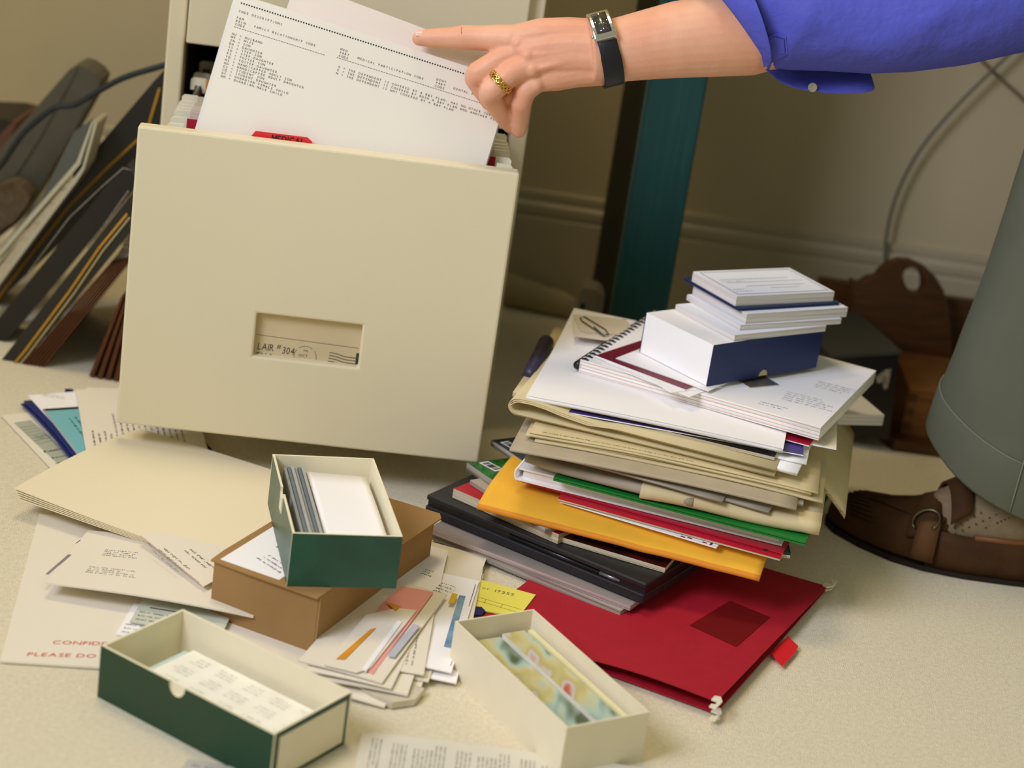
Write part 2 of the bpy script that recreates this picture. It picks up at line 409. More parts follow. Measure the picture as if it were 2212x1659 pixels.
for k in range(96):
    cxx, cyy = a0 + k * ADV, b0; 
    if cxx > PF.w - .004: break
    b.add([PF.at(cxx + .0008 * math.cos(t), cyy + .0008 * math.sin(t), C_) for t in [k2 * math.pi / 4 for k2 in range(8)]], [list(range(8))], 1)
mono('CODE DESCRIPTIONS', 514, 25)
mono('FAM', 509, 39); mono('RELN : FAMILY RELATIONSHIP CODE', 507.6, 46); mono('CODE', 506, 53)
def dashes(p, q, n):
    (x0, y0), (x1, y1) = pab(*p), pab(*q)
    y1 = y0
    for k in range(n):
        t = k / n; xx = x0 + (x1 - x0) * t
        if xx + .0016 > PF.w: break
        strip(b, PF, xx, y0, xx + (x1 - x0) / n * .68, y0, .00045, 1, C_)
dashes((505, 57), (704, 117), 35); dashes((727, 124), (1052, 223), 58)
rows = ['HU', 'WF', 'SN', 'DA', 'SS', 'SD', 'FS', 'FD', 'HS', 'HD', 'CS', 'CD', 'GF', 'GM']
desc = ['HUSBAND', 'WIFE', 'SON', 'DAUGHTER', 'STEP-SON', 'STEP-DAUGHTER', 'FOSTER-SON', 'FOSTER-DAUGHTER', 'HANDICAPPED ADULT SON', 'HANDICAPPED ADULT DAUGHTER', 'STUDENT SON', 'STUDENT DAUGHTER', 'GUARDIAN-FEMALE CHILD', 'GUARDIAN-MALE CHILD']
for k in range(14): mono(rows[k] + ' = ' + desc[k], 499 - 1.85 * k, 74 + 7.05 * k)
for k, s in enumerate(('MED', 'PART : MEDICAL PARTICIPATION CODE', 'CODE')): mono(s, 734 - 2 * k, 108 + 7 * k)
for k, s in enumerate(('DENT', 'PART : DENTAL PART', 'CODE')): mono(s, 941.6 - 1.8 * k, 173 + 7 * k)
for k, s in enumerate(('O = THE DEPENDENT IS COVERED BY A B&V PLAN; HAS NO OTHER COVE', 'C = THE DEPENDENT IS COVERED BY BOTH A B&V PLAN AND ANOTHER PL', 'N = THE DEPENDENT IS NOT COVERED BY A B&V PLAN')): mono(s, 729 - 2.2 * k, 146 + 7 * k)
b.build('computer_printout', [M_paper, M_ink], label='computer printout headed CODE DESCRIPTIONS being pulled up by the hand', cat='paper')
# papers behind: a stack of sheets and a cream wallet whose top edge shows above
f = FR(pf(507, -14, -.004), PU, PV, .284, .175, PN); b = MB(); sheet(b, f, .003, 16, 4, dz=lambda x, y: -.006 * (2 * x - 1) ** 2 * (1 - y)); b.build('paper_sheaf', mat('sheaf_paper', (238, 234, 226), .75, var=.02), label='sheaf of white sheets held directly behind the printout', cat='paper')
f = FR(pf(640, -42, -.010), (PU + PV * .05).normalized(), PV, .205, .20, PN); b = MB(); sheet(b, f, .002, 16, 4, dz=lambda x, y: -.005 * (2 * x - 1) ** 2 * (1 - y)); b.build('paper_wallet', M_paper2, label='translucent pinkish-white wallet standing up behind the white sheaf', cat='folder')
# ================================================================ stacked paper things on the right
def block(mb, f, t, nu=1, nv=1, rnd=0, mt=0, mf=1, mc=1, mbk=1, mbot=None, dz=None, taper=0.):
    """a block of pages: f gives the underside; top, front edge (v=0), ends, back edge get their own material; rnd rounds the front fold"""
    if dz: f.dz = dz
    if mbot is None: mbot = mt
    top = [(f.h * (1 - j / nv) , t) for j in range(nv)]; bot = [(f.h * (j / nv), 0) for j in range(1, nv + 1)]
    if rnd: arc = [(t / 2 - t / 2 * math.sin(k), t / 2 + t / 2 * math.cos(k)) for k in [math.pi * i / 8 for i in range(9)]]
    else: arc = [(0, t), (0, 0)]
    prof = top + arc + bot; n = len(prof)
    lab = [mt] * nv + ([mf] * 8 if rnd else [mf]) + [mbot] * nv + [mbk]
    rings = [[f.at(f.w * i / nu, v_, c_) for v_, c_ in prof] for i in range(nu + 1)]
    vs = [p for r in rings for p in r]; k0 = len(mb.v)
    for k in range(n):
        k2 = (k + 1) % n
        fs = [[i * n + k, i * n + k2, (i + 1) * n + k2, (i + 1) * n + k] for i in range(nu)]
        sm = nu > 1 or (rnd and nv <= k < nv + 8)
        if k == 0: mb.add(vs, fs, lab[k], sm)
        else:
            for q in fs: mb.f.append([i + k0 for i in q]); mb.m.append(lab[k]); mb.s.append(bool(sm))
    for r in (0, nu): mb.f.append([k0 + r * n + k for k in range(n)]); mb.m.append(mc); mb.s.append(False)
    return mb
def wave(ax, ay, px_=0., py_=0., k=1.5):
    return lambda x, y: ax * math.sin(k * math.pi * x + px_) + ay * math.sin(math.pi * y + py_)
M_white = mat('white_paper', (250, 246, 244), .7, var=.012, scale=10)
M_pg_w = pages('white_page_edges', (250, 246, 244), (216, 209, 205))
M_pg_g = pages('grey_page_edges', (178, 168, 154), (112, 104, 96), 1300)
M_pg_c = pages('cream_page_edges', (222, 208, 178), (168, 150, 116), 1200)
M_news = mat('newsprint', (208, 190, 146), .85, var=.05, scale=25)
M_newsg = mat('grey_newsprint', (172, 160, 140), .85, var=.06, scale=30)
M_pg_n = pages('newspaper_edges', (206, 188, 146), (140, 120, 82), 1000)
M_black = mat('black_leatherette', (34, 34, 36), .42, var=.1, scale=200, spec=.4, bump=.1)
M_blk2 = mat('black_gloss_card', (24, 23, 24), .3, spec=.5)
M_env = mat('manila_envelope', (242, 182, 56), .65, var=.05, scale=30, bump=.12, bscale=60)
M_envd = mat('manila_fold', (222, 140, 36), .65, var=.05)
M_green = mat('green_plastic_folder', (24, 122, 48), .3, var=.04, spec=.5)
M_redp = mat('red_plastic_folder', (186, 24, 48), .35, var=.05, spec=.45)
M_navy = mat('navy_board', (20, 38, 90), .4, var=.05, spec=.4)
M_navyv = mat('navy_vinyl', (30, 46, 90), .25, var=.05, spec=.5)
M_purple = mat('purple_print', (72, 62, 130), .5)
M_maroon = mat('maroon_cover', (118, 26, 44), .45, var=.04)
M_blueink = mat('blue_ink', (70, 74, 160), .7, var=0)
M_cream0 = mat('cream_liner_card', (226, 212, 170), .7)
M_gold = mat('gold_ink_line', (214, 160, 110), .6, var=0)
def flat(name, f, t, mats, label, cat, group=None, **k):
    b = MB(); block(b, f, t, **k); return b.build(name, mats, label=label, cat=cat, group=group)
# --- red hanging folder lying on the carpet under the pile
M_redfl = mat('dark_red_folder_board', (172, 26, 44), .6, var=.05, scale=60, bump=.06)
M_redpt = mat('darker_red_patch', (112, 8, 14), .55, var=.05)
t = thing('hanging_folder', 'red hanging folder lying flat on the carpet under the tall pile', 'folder', P(1500, 1380))
f0 = fr((1547, 1542), (1785, 1275), (1135, 1300), .003); f0.h = .24
b = MB(); sheet(b, f0, .0008, 10, 10, dz=lambda x, y: .0006 * x); b.build('folder_flap', M_redfl, t)
f1 = fr((1545, 1530), (1788, 1266), (1135, 1290), .010); f1.h = .24
def rfdz(x, y): return .006 * (1 - y) ** 2 + .010 * math.exp(-((x) / .25) ** 2) * math.sin(math.pi * min(1, y * 1.5)) * .5 - .007 * x * (1 - y) - .006 * y
b = MB(); sheet(b, f1, .0008, 14, 14, dz=rfdz)
def fpt(f, px, py, z):
    q = P(px, py, z) - f.o; return q.dot(f.u), q.dot(f.v)
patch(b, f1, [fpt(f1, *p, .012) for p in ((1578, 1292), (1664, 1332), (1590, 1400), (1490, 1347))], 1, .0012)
b.build('folder_flap', [M_redfl, M_redpt], t)
for f in (f0, f1):
    for a, s in ((0., 1), (f.w, -1)):
        b = MB(); pr = [(-.004, .001), (.012, .001), (.012, .007), (.007, .007), (.005, .004), (-.001, .004), (-.001, .010), (-.009, .010), (-.011, .005)]
        pts = [f.at(a - s * (p[0] + .004), p[1] - .006, .0014) for p in pr]
        b.ngon(pts, (0, 0, .0014)); b.build('hook', M_hook, t)
b = MB(); q = [P(*p, .004) for p in ((1664, 1412), (1702, 1376), (1724, 1398), (1716, 1412), (1690, 1441))]; b.ngon(q, (0, 0, .001)); b.build('index_tab', M_tabred, t, label='red plastic index tab')
# --- two magazines, black portfolio with a pen
f = fr((930, 1152), (1340, 1324), (1555, 1240), .010); f.h = .21
f.o.z = .004
flat('magazine', f, .008, [mat('magazine_cover_pale', (170, 160, 148), .35, var=.1, scale=20), M_pg_g], 'thick grey-paged magazine at the very bottom of the tall pile, on the red folder', 'magazine', 'magazines in the tall pile')
f = fr((925, 1140), (1362, 1308), (1555, 1238), .018); f.o.z = .0125; f.h = .20
flat('magazine', f, .005, [mat('magazine_cover_pink', (150, 140, 134), .3, var=.1, scale=20), pages('pinkish_edges', (200, 178, 172), (120, 108, 104), 1500)], 'magazine with pinkish page edges directly under the black portfolio', 'magazine', 'magazines in the tall pile')
f = fr((922, 1068), (1396, 1262), (1500, 1212), .040); f.h = .23
FB = f
t = thing('portfolio_case', 'black portfolio case with a spine channel near the bottom of the pile', 'portfolio', f.at(f.w / 2, f.h / 2, -.022))
g = f.up(-.0215); b = MB(); block(b, g, .010, mt=0, mf=0, mc=0, mbk=0); b.build('back_cover', M_black, t, bevel=.0015)
g = FR(f.at(.001, .003, -.0115), f.u, f.v, f.w - .002, f.h - .004); b = MB(); block(b, g, .006, mt=0, mf=0, mc=0); b.build('page_block', M_blk2, t)
g = f.up(-.0055); b = MB(); block(b, g, .0055, mt=0, mf=0, mc=0, mbk=0); b.build('front_cover', M_black, t, bevel=.0015)
b = MB(); a0 = fpt(f, 1318, 1228, .034); b.tube([f.at(.204, .003, -.0088), f.at(.226, .003, -.0088)], [.0022, .0018], 0); b.tube([f.at(.10, .003, -.0088), f.at(.204, .003, -.0088)], .0022, 1)
b.build('pen', [M_rail, M_blk2], label='silver-tipped pen clipped in the channel of the black portfolio', cat='pen')
# --- booklets peeking out on the left, under the orange envelope
f = fr((980, 1054), (1062, 1090), (1035, 1015), .051); f.w = .13; f.h = .14; f.o.z = .0405
flat('book', f, .010, [mat('red_book_cover', (178, 30, 44), .4), M_pg_c], 'small red-covered book on the black portfolio, left edge of the pile', 'book')
f = fr((1016, 1036), (1062, 1066), (1040, 1010), .056); f.w = .12; f.h = .10; f.o.z = .051
flat('booklet', f, .0045, [M_newsg, M_pg_g], 'thin grey booklet between the red book and the green magazine', 'booklet')
f = fr((1010, 990), (1075, 1040), (1070, 955), .066); f.w = .095; f.h = .12; f.o.z = .0555
b = MB(); block(b, f, .0085, mt=0, mf=1, mc=2, nu=4, dz=lambda x, y: -.003 * (1 - x) ** 2)
g = f.up(.0085 + EPS)
def barcode(b, g, a, bb, w, h, ang):
    r = V((math.cos(ang), math.sin(ang))); d = V((-r.y, r.x)); o = V((a, bb))
    patch(b, g, [o, o + r * w, o + r * w + d * h, o + d * h], 3, 0)
    rd = random.Random(3); x = .08
    while x < .9:
        ww = rd.choice((.015, .03, .05)); q = o + r * (w * x)
        patch(b, g, [q + d * h * .12, q + r * (w * ww) + d * h * .12, q + r * (w * ww) + d * h * .85, q + d * h * .85], 4, EPS); x += ww + rd.choice((.02, .03, .05))
q0 = fpt(f, 1043, 990, .066); barcode(b, g, q0[0] , q0[1] - .004, .026, .012, .12)
b.build('magazine', [mat('green_leaf_cover', (40, 120, 40), .35, col2=(18, 66, 24), scale=60, stretch=(6, 1, 1)), M_pg_g, M_pg_g, M_white, M_ink], label='green leafy-covered magazine with a barcode poking out left of the orange envelope', cat='magazine', group='magazines in the tall pile')
f = fr((1062, 945), (1115, 982), (1130, 915), .073); f.w = .12; f.h = .12; f.o.z = .066
b = MB(); block(b, f, .006, mt=0, mf=1, mc=2, nu=4, dz=lambda x, y: -.002 * (1 - x) ** 2); g = f.up(.006 + EPS)
q0 = fpt(f, 1086, 952, .072); barcode(b, g, q0[0], q0[1] - .003, .022, .010, .1)
b.build('magazine', [mat('slate_cover', (64, 72, 70), .35, col2=(30, 36, 34), scale=40), M_pg_g, M_pg_g, M_white, M_ink], label='slate-grey magazine with a barcode, tucked highest on the left of the orange envelope', cat='magazine', group='magazines in the tall pile')
# booklet under the orange envelope on the right
f = fr((1215, 1160), (1437, 1226), (1490, 1190), .046); f.o.z = .0405; f.h = .12
b = MB(); block(b, f, .0015, mt=1, mf=1, mc=1); g = f.up(.0015); g.h -= .004; block(b, g, .0035, mt=0, mf=1, mc=1)
b.build('booklet', [mat('red_black_cover', (96, 22, 20), .35, col2=(24, 18, 16), scale=30), M_pg_c], label='dark red booklet with cream pages sticking out beneath the orange envelope', cat='booklet')
# --- orange padded envelope
f = fr((1030, 1098), (1632, 1246), (1130, 935), .058); f.o.z = .0555; f.w += .004
rnd_ = random.Random(5); wr_ = [(rnd_.uniform(.05, .95), rnd_.uniform(0, .3), rnd_.uniform(-1, 1)) for _ in range(14)]
def envdz(x, y):
    z = .006 * min(1, y * 6) + .003 * math.sin(math.pi * y) - .003 * x * (1 - min(1, y * 4))
    for cx_, cy_, s_ in wr_: z += .0007 * s_ * math.exp(-((x - cx_) / .035) ** 2 - ((y - cy_) / .10) ** 2)
    return z
t = thing('padded_envelope', 'bulky orange manila envelope in the lower half of the tall pile', 'envelope', f.at(f.w / 2, f.h / 2, 0))
b = MB(); block(b, f, .006, 40, 14, 1, 0, 1, 1, 0, dz=envdz); b.build('envelope_body', [M_env, M_envd], t)
# leaflet with dark red lettering under the red folders
f = fr((1210, 1080), (1548, 1180), (1590, 1150), .0735); f.o.z = .071; f.h = .08
b = MB(); sheet(b, f, .0012); bars(b, f, f.w - .034, .004, 1, .030, .01, .010, 1, .0014, 0, 4, ragged=.05)
b.build('leaflet', [M_white, mat('crimson_print', (120, 16, 60), .6)], label='white leaflet with dark red lettering poking out over the orange envelope', cat='leaflet')
# red folders
f = fr((1207, 1072), (1686, 1202), (1230, 1040), .078); f.o.z = .0735; f.h = .20
b = MB(); block(b, f, .0015, mt=2, mf=2, mc=2); block(b, f.up(.0015), .0035, mt=0, mf=0, mc=0); b.build('folder', [M_redp, M_redp, M_pg_c], label='lower red folder with a sheaf of cream paper under it, over the orange envelope', cat='folder', group='plastic folders in the tall pile')
f = fr((1116, 1034), (1692, 1194), (1140, 990), .081); f.o.z = .079; f.h = .215
flat('folder', f, .002, [M_redp, M_redp], 'upper red folder directly beneath the white binder', 'folder', 'plastic folders in the tall pile', mf=0, mc=0)
# dark green notebook corner beyond the red folder
f = fr((1650, 1188), (1708, 1196), (1710, 1160), .079); f.o.z = .074; f.h = .06
b = MB(); block(b, f, .003, mt=1, mf=1, mc=1); block(b, f.up(.003), .003, mt=0, mf=0, mc=0); b.build('notebook', [mat('dark_green_cover', (14, 48, 34), .4), M_pg_c], label='dark green notebook corner with cream pages at the right end of the red folders', cat='notebook')
# --- white binder
f = fr((1122, 1010), (1694, 1152), (1150, 965), .095); f.o.z = .0815; f.h = .21
t = thing('ring_binder', 'white ring binder in the middle of the tall pile', 'binder', f.at(f.w / 2, f.h / 2, 0))
b = MB(); block(b, f, .002, mf=0, mc=0, mbk=0); b.build('back_cover', M_white, t)
b = MB(); block(b, f.up(.0115), .002, mf=0, mc=0, mbk=0); b.build('front_cover', M_white, t)
g = FR(f.at(.004, .003, .002), f.u, f.v, f.w - .008, f.h - .006); b = MB(); block(b, g, .0095, mt=0, mf=0, mc=0); b.build('page_block', M_pg_w, t)
b = MB(); cpts = [f.at(-.0035 * math.sin(k), 0, .00675 - .00675 * math.cos(k)) for k in [math.pi * i / 8 for i in range(9)]]
b.loft([cpts, [p + f.v * f.h for p in cpts]], closed=False); b.build('spine', M_white, t, solid=.0018)
# --- green folder
f = fr((1196, 1030), (1740, 1171), (1215, 1005), .0995); f.o.z = .0955; f.h = .16
b = MB(); block(b, f, .0017, mf=0, mc=0); block(b, f.up(.0023), .0017, mf=0, mc=0); b.build('folder', [M_green, M_green], label='bright green plastic folder lying on the white binder', cat='folder', group='plastic folders in the tall pile')
# white A4 note sheet under the green folder, near the binder's left end
f = fr((1130, 990), (1260, 1030), (1165, 955), .0965); f.o.z = .0957; f.w = .06; f.h = .05
# --- tan newspaper rolled flat, fold to the front
f = fr((1380, 1078), (1768, 1160), (1400, 1040), .102); f.o.z = .1005; f.h = .10
b = MB(); block(b, f, .014, 16, 3, 1, 0, 0, 1, 1, dz=lambda x, y: .0012 * math.sin(7 * x))
b.build('newspaper', [M_news, M_pg_n], label='tan newspaper folded into a thick roll lying on the green folder', cat='newspaper', group='newspapers in the tall pile')
# --- grey magazines and loose grey papers
f = fr((1132, 1000), (1505, 1102), (1160, 960), .104); f.o.z = .100; f.h = .17; f.w = f.w * .97
b = MB(); block(b, f, .010, 12, 2, 1, 0, 0, 1, 1, dz=lambda x, y: .0035 * math.exp(-(x / .12) ** 2) + .004 * x)
b.build('magazine', [M_newsg, M_pg_g], label='grey magazine with its folded edge to the front, below the newspapers', cat='magazine', group='magazines in the tall pile')
for i, (a, c, d, z, lab) in enumerate((((1200, 985), (1660, 1108), (1240, 950), .116, 'grey newsprint section reaching furthest right over the grey magazine'), ((1170, 985), (1560, 1085), (1210, 950), .1185, 'grey stapled report just over the grey newsprint section'), ((1260, 1000), (1735, 1092), (1290, 965), .121, 'pale grey circular poking out right beneath the tan newspapers'))):
    f = fr(a, c, d, z); f.h = .16; f.o.z = z
    flat('newspaper_section', f, .0022, [mat('grey_paper_%d' % i, ((160, 150, 132), (150, 140, 122), (184, 174, 156))[i], .8, var=.08, scale=40), M_pg_g], lab, 'newspaper', 'newspapers in the tall pile', nu=8, dz=lambda x, y: .0015 * math.sin(4 * x))
# --- folded newspapers
f = fr((1100, 975), (1720, 1100), (1130, 925), .124); f.o.z = .1235; f.h = .20
b = MB(); block(b, f, .0035, 16, 4, 1, 0, 0, 1, 1, dz=lambda x, y: .003 * math.sin(3 * x) - .002 * x)
b.build('newspaper', [mat('white_newsprint', (176, 162, 136), .85, var=.08, scale=30), M_pg_g], label='pale newspaper section with a blue corner under the tan newspapers', cat='newspaper', group='newspapers in the tall pile')
f = fr((1142, 950), (1765, 1075), (1175, 900), .129); f.o.z = .1275; f.h = .21
t = thing('newspaper', 'thick tan newspaper with a dark headline along its folded front edge', 'newspaper', f.at(f.w / 2, f.h / 2, 0), 'newspapers in the tall pile')
f.dz = lambda x, y: .003 * math.sin(3.2 * x) - .003 * x
for k, (t_, of, su) in enumerate(((.0030, -.001, .006), (.0022, .002, -.004), (.0024, -.0005, .0))):
    g = FR(f.o + f.v * of + f.u * su, f.u, f.v, f.w - .003 * k, f.h - of); g.dz = (lambda x, y, k=k, zz=(0, .0031, .0054)[k]: zz + .003 * math.sin(3.2 * x) - .003 * x + .0004 * math.sin(11 * x + 2 * k))
    b = MB(); block(b, g, t_, 20, 5, 1, 0, 0, 1, 1); b.build('newspaper_section', [M_news, M_pg_n], t)
g = FR(f.o, f.u, f.v, f.w, f.h); g.dz = lambda x, y: .0079 + .003 * math.sin(3.2 * x) - .003 * x
b = MB(); block(b, g, .0022, 20, 5, 1, 0, 0, 1, 1); g = g.up(.0023); bars(b, g, .012, .0035, 1, .15, .004, .0020, 2, .0004, 0, 9, ragged=.02)
b.build('newspaper_section', [M_news, M_pg_n, M_ink], t)
f = fr((1102, 885), (1818, 1112), (1145, 800), .132); f.o.z = .136; f.u = (P(1760, 1020, .136) - P(1102, 885, .136)).normalized(); f.v = V((-f.u.y, f.u.x, 0)); f.w = .342; f.h = .235
def newsdz(x, y):
    z = .010 * math.exp(-((x) / .10) ** 2) * (1 - .3 * y)
    if x > .78: z -= .046 * ((x - .78) / .22) ** 1.8
    return z - .002 * math.sin(math.pi * y)
b = MB(); block(b, f, .0045, 40, 8, 0, 0, 1, 1, 1, dz=newsdz)
b.build('newspaper', [M_news, M_pg_n], label='large tan newspaper drooping over the right side of the pile', cat='newspaper', group='newspapers in the tall pile')
# loop of the newspaper fold on the left
f = fr((1100, 880), (1140, 905), (1150, 800), .14); f.u = V((math.cos(-.22), math.sin(-.22), 0)); f.v = V((-f.u.y, f.u.x, 0)); f.o = P(1116, 900, .1405)
lp = [(-.010 * math.sin(k), .0095 - .0085 * math.cos(k)) for k in [math.pi * i / 12 for i in range(13)]]
lp = [(.255, -.0014), (.15, .0002), (.09, .0006), (.04, .0009), (.015, .0010)] + lp + [(.012, .0182), (.025, .0168), (.045, .0135), (.07, .0105), (.10, .0088), (.15, .0072), (.255, .0050)]
t = thing('newspaper', 'tan newspaper folded in a wide open loop at the left of the pile', 'newspaper', f.o, 'newspapers in the tall pile')
for k in range(3):
    b = MB(); e_ = .0011 * k
    def sh(a_, c_): 
        n_ = 1 if c_ > .0095 else 0
        return f.at(a_ + (e_ if a_ < .03 else 0), -.0015 * k + .0015, c_ - e_ if c_ > .0095 else c_ + e_)
    ring = [sh(a_, c_) for a_, c_ in lp]
    b.loft([ring, [p + f.v * .2 for p in ring]], closed=False)
    b.build('newspaper_sheet', M_news, t, solid=.0008)
# --- thin things between newspapers and the white sheets
def thin(name, p0, p1, p2, z, h, t, mats, label, cat, group=None, **k):
    f = fr(p0, p1, p2, z); f.h = h; f.o.z = z
    return flat(name, f, t, mats, label, cat, group, **k)
thin('loose_paper', (1230, 905), (1722, 1025), (1270, 860), .1455, .19, .003, [M_white, M_pg_w], 'sheaf of white papers curling out of the pile above the big newspaper', 'paper', 'white papers in the pile', nu=12, dz=lambda x, y: -.004 * max(0, x - .6))
thin('loose_paper', (1250, 900), (1742, 1003), (1290, 860), .149, .19, .0010, [M_white, M_pg_w], 'single white sheet over the white sheaf, corner bent', 'paper', 'white papers in the pile', nu=12, dz=lambda x, y: -.003 * max(0, x - .7))
thin('book', (1260, 895), (1672, 994), (1290, 860), .1495, .18, .003, [M_blk2, M_pg_c], 'thin black-covered book with cream pages under the big white folder', 'book')
thin('leaflet', (1180, 884), (1735, 985), (1220, 830), .153, .17, .001, [M_purple, M_white], 'purple printed leaflet showing at both ends under the white folder', 'leaflet', mf=1)
thin('envelope', (1560, 925), (1806, 972), (1590, 890), .1545, .12, .0015, [mat('cream_envelope_paper', (232, 222, 196), .7), M_white], 'cream envelope whose corner sticks out right, under the comb-bound pad', 'envelope', mf=1)
thin('booklet', (1560, 915), (1748, 965), (1580, 890), .1562, .12, .001, [mat('crimson_cover', (172, 20, 56), .35), M_white], 'crimson booklet showing at the right end of the white folder', 'booklet', mf=1)
# rolled dark magazine behind the left edge
b = MB(); a_ = P(1146, 812, .150); c_ = P(1180, 740, .150)
b.tube([a_, c_], .0085, 0, 16); b.build('magazine', mat('dark_violet_cover', (58, 52, 70), .35), label='rolled dark violet magazine behind the left edge of the white folder', cat='magazine', group='magazines in the tall pile')
# --- white folder with bent back corner
f = fr((1137, 858), (1692, 970), (1205, 680), .160); f.o.z = .1575
def wfdz(x, y): return .010 * max(0, y - .45) ** 1.5 * (1 - x) ** .5 * 2.2 - .002 * x + .0015 * math.sin(3 * x)
t = thing('paper_folder', 'large white folder of papers spread under the comb-bound pad', 'folder', f.at(f.w / 2, f.h / 2, 0))
b = MB(); block(b, f, .0035, 24, 16, 0, 0, 1, 1, 1, dz=wfdz); b.build('page_block', [M_white, M_pg_w], t)
b = MB(); g = f.up(.0042); sheet(b, g, .0006, 24, 16); b.build('front_cover', M_white, t)
WF = f
# --- slips with a paper clip
f = fr((1240, 728), (1345, 742), (1262, 690), .172); f.o.z = .1725; f.h = .06; f.w = .075
b = MB(); sheet(b, f, .0006); bars(b, f, .012, .012, 4, .05, .006, .0022, 1, .0008, 0, 12); b.build('note_slip', [mat('note_paper', (226, 214, 196), .75), M_ink], label='handwritten note slip held by the paper clip at the back of the white folder', cat='note')
f2 = fr((1255, 712), (1400, 725), (1262, 665), .176); f2.o.z = .1735; f2.h = .055; f2.w = .06
b = MB(); sheet(b, f2, .0005); b.build('note_slip', mat('note_paper2', (214, 202, 176), .75), label='blank cream slip sticking up highest behind the clipped note', cat='note')
cp = [P(*p, .1752) for p in ((1283, 706), (1305, 726), (1314, 722), (1308, 712), (1262, 684), (1253, 687), (1258, 694), (1300, 722))]
b = MB(); b.tube(cp, .0007, 0, 6); b.build('paper_clip', mat('dark_green_wire', (60, 76, 64), .35, metal=.6), label='green-grey paper clip on the note slip', cat='paper clip')
# --- comb-bound writing pad
f = fr((1250, 801), (1768, 949), (1905, 829), .1645); f.o.z = .1632
t = thing('writing_pad', 'comb-bound white writing pad with handwriting, under the blue box', 'writing pad', f.at(f.w / 2, f.h / 2, 0))
b = MB(); block(b, f, .0138, mf=1, mc=1)
for k in range(4):
    zc = .0015 + k * .0034
    b.add([f.at(0, -.0002, zc), f.at(f.w, -.0002, zc), f.at(f.w, -.0002, zc + .0005), f.at(0, -.0002, zc + .0005)], [[0, 1, 2, 3]], 2)
g = f.up(.0138 + EPS); PADF = f
for (px, py, n_, L_, seed, mi_) in ((1690, 862, 5, .055, 21, 3), (1760, 835, 4, .045, 22, 4), (1640, 872, 2, .035, 23, 3)):
    q = fpt(f, px, py, .177); bars(b, g, q[0], q[1], n_, L_, .0062, .0024, mi_, 0, .08, seed)
b.build('page_block', [M_white, M_pg_w, M_gold, M_blueink, M_ink], t)
b = MB(); n = 20
for k in range(n):
    y = f.h * (k + .25) / n
    b.tube([f.at(.004 - .006 * math.sin(s_) , y, .0065 + .0085 * math.cos(s_)) for s_ in [math.pi * 2 * i / 10 for i in range(11)]], .0022, 0, 6, flat=.5)
b.tube([f.at(-.0025, 0, .0065), f.at(-.0025, f.h, .0065)], .0045, 0, 8)
b.build('comb_binding', M_blk2, t, label='black plastic comb binding')
# --- papers and booklet under the blue box
ZP = .1775
thin('booklet', (1285, 772), (1480, 846), (1330, 745), ZP, .10, .0022, [M_maroon, M_pg_w], 'maroon-covered booklet under the blue box', 'booklet')
thin('envelope', (1300, 785), (1490, 858), (1360, 755), ZP - .0002, .05, .0006, [M_white, M_white], 'white envelope edge lying just below the maroon booklet', 'envelope')
thin('envelope', (1330, 775), (1530, 846), (1400, 748), ZP + .0024, .09, .0008, [M_white, M_pg_w], 'white envelope with a printed line, right under the blue box', 'envelope')
f = fr((1620, 838), (1684, 832), (1640, 812), ZP); f.o.z = ZP; f.h = .04
flat('photo_card', f, .0004, [mat('beach_photo', (60, 90, 100), .3, col2=(120, 84, 60), scale=70), M_white], 'small dark glossy photo card half under the blue box', 'photo', mf=1)
f = fr((1450, 850), (1560, 838), (1480, 800), ZP); f.o.z = ZP + .0005; f.h = .06
flat('business_card', f, .0005, [M_white, M_white], 'small white card under the front corner of the blue box', 'card', mf=0)
# --- blue box of cheque pads
f = fr((1527, 834), (1763, 794), (1366, 762), .1815); BZ = .1815; BH = .043
t = thing('cheque_box', 'dark blue box with a white end, near the top of the pile', 'box', f.at(f.w / 2, f.h / 2, 0))
W_ = .0012
b = MB(); 
nt_ = fpt(f, 1652, 812, .183)[0]; r_ = .0075
pts = [(0, 0)] + [(nt_ - r_ * math.cos(k), r_ * math.sin(k)) for k in [math.pi * i / 12 for i in range(13)]] + [(f.w, 0), (f.w, BH), (0, BH)]
b.ngon([f.at(a, 0, c) for a, c in pts], f.v * W_, 0, 0, 1)
b.ngon([f.at(a, f.h - W_, c) for a, c in [(0, 0), (f.w, 0), (f.w, BH), (0, BH)]], f.v * W_, 1, 0, 0)
b.build('side_panel', [M_navy, M_white], t)
b = MB(); b.box(f.at(nt_ - .010, W_ + .0003, .0005), f.u * .020, f.v * .0008, ZZ * .012); b.build('inner_liner', M_cream0, t, label='cream liner in the thumb notch')
b = MB(); b.box(f.at(.0, W_, 0), f.u * W_, f.v * (f.h - 2 * W_), ZZ * BH, 0); b.build('end_panel', M_white, t, label='white end panel')
b = MB(); b.box(f.at(f.w - W_, W_, 0), f.u * W_, f.v * (f.h - 2 * W_), ZZ * BH, 0); b.build('end_panel', M_navy, t)
b = MB(); b.box(f.at(W_, W_, BH - .0012), f.u * (f.w - 2 * W_), f.v * (f.h - 2 * W_), ZZ * .0010, 0); b.build('top_panel', M_white, t)
ZB = BZ + BH
M_chk = mat('cheque_paper_bluish', (242, 244, 250), .6, var=.03, scale=15)
M_pg_l = pages('cheque_pad_edges', (224, 218, 214), (190, 182, 176), 1500)
def pad(p0, p1, p2, z, t_, lab):
    f = fr(p0, p1, p2, z + t_); f.o.z = z; b = MB(); block(b, f, t_); return f, b, lab
def padw(p0, p1, p2, z, t_, lab):
    f, b, l = pad(p0, p1, p2, z, t_, lab); b.build('cheque_pad', [M_chk, M_pg_l], label=lab, cat='cheque pad', group='cheque pads on the blue box'); return f
padw((1588, 724), (1785, 703), (1452, 658), ZB, .0065, 'lowest cheque pad, resting on the blue box')
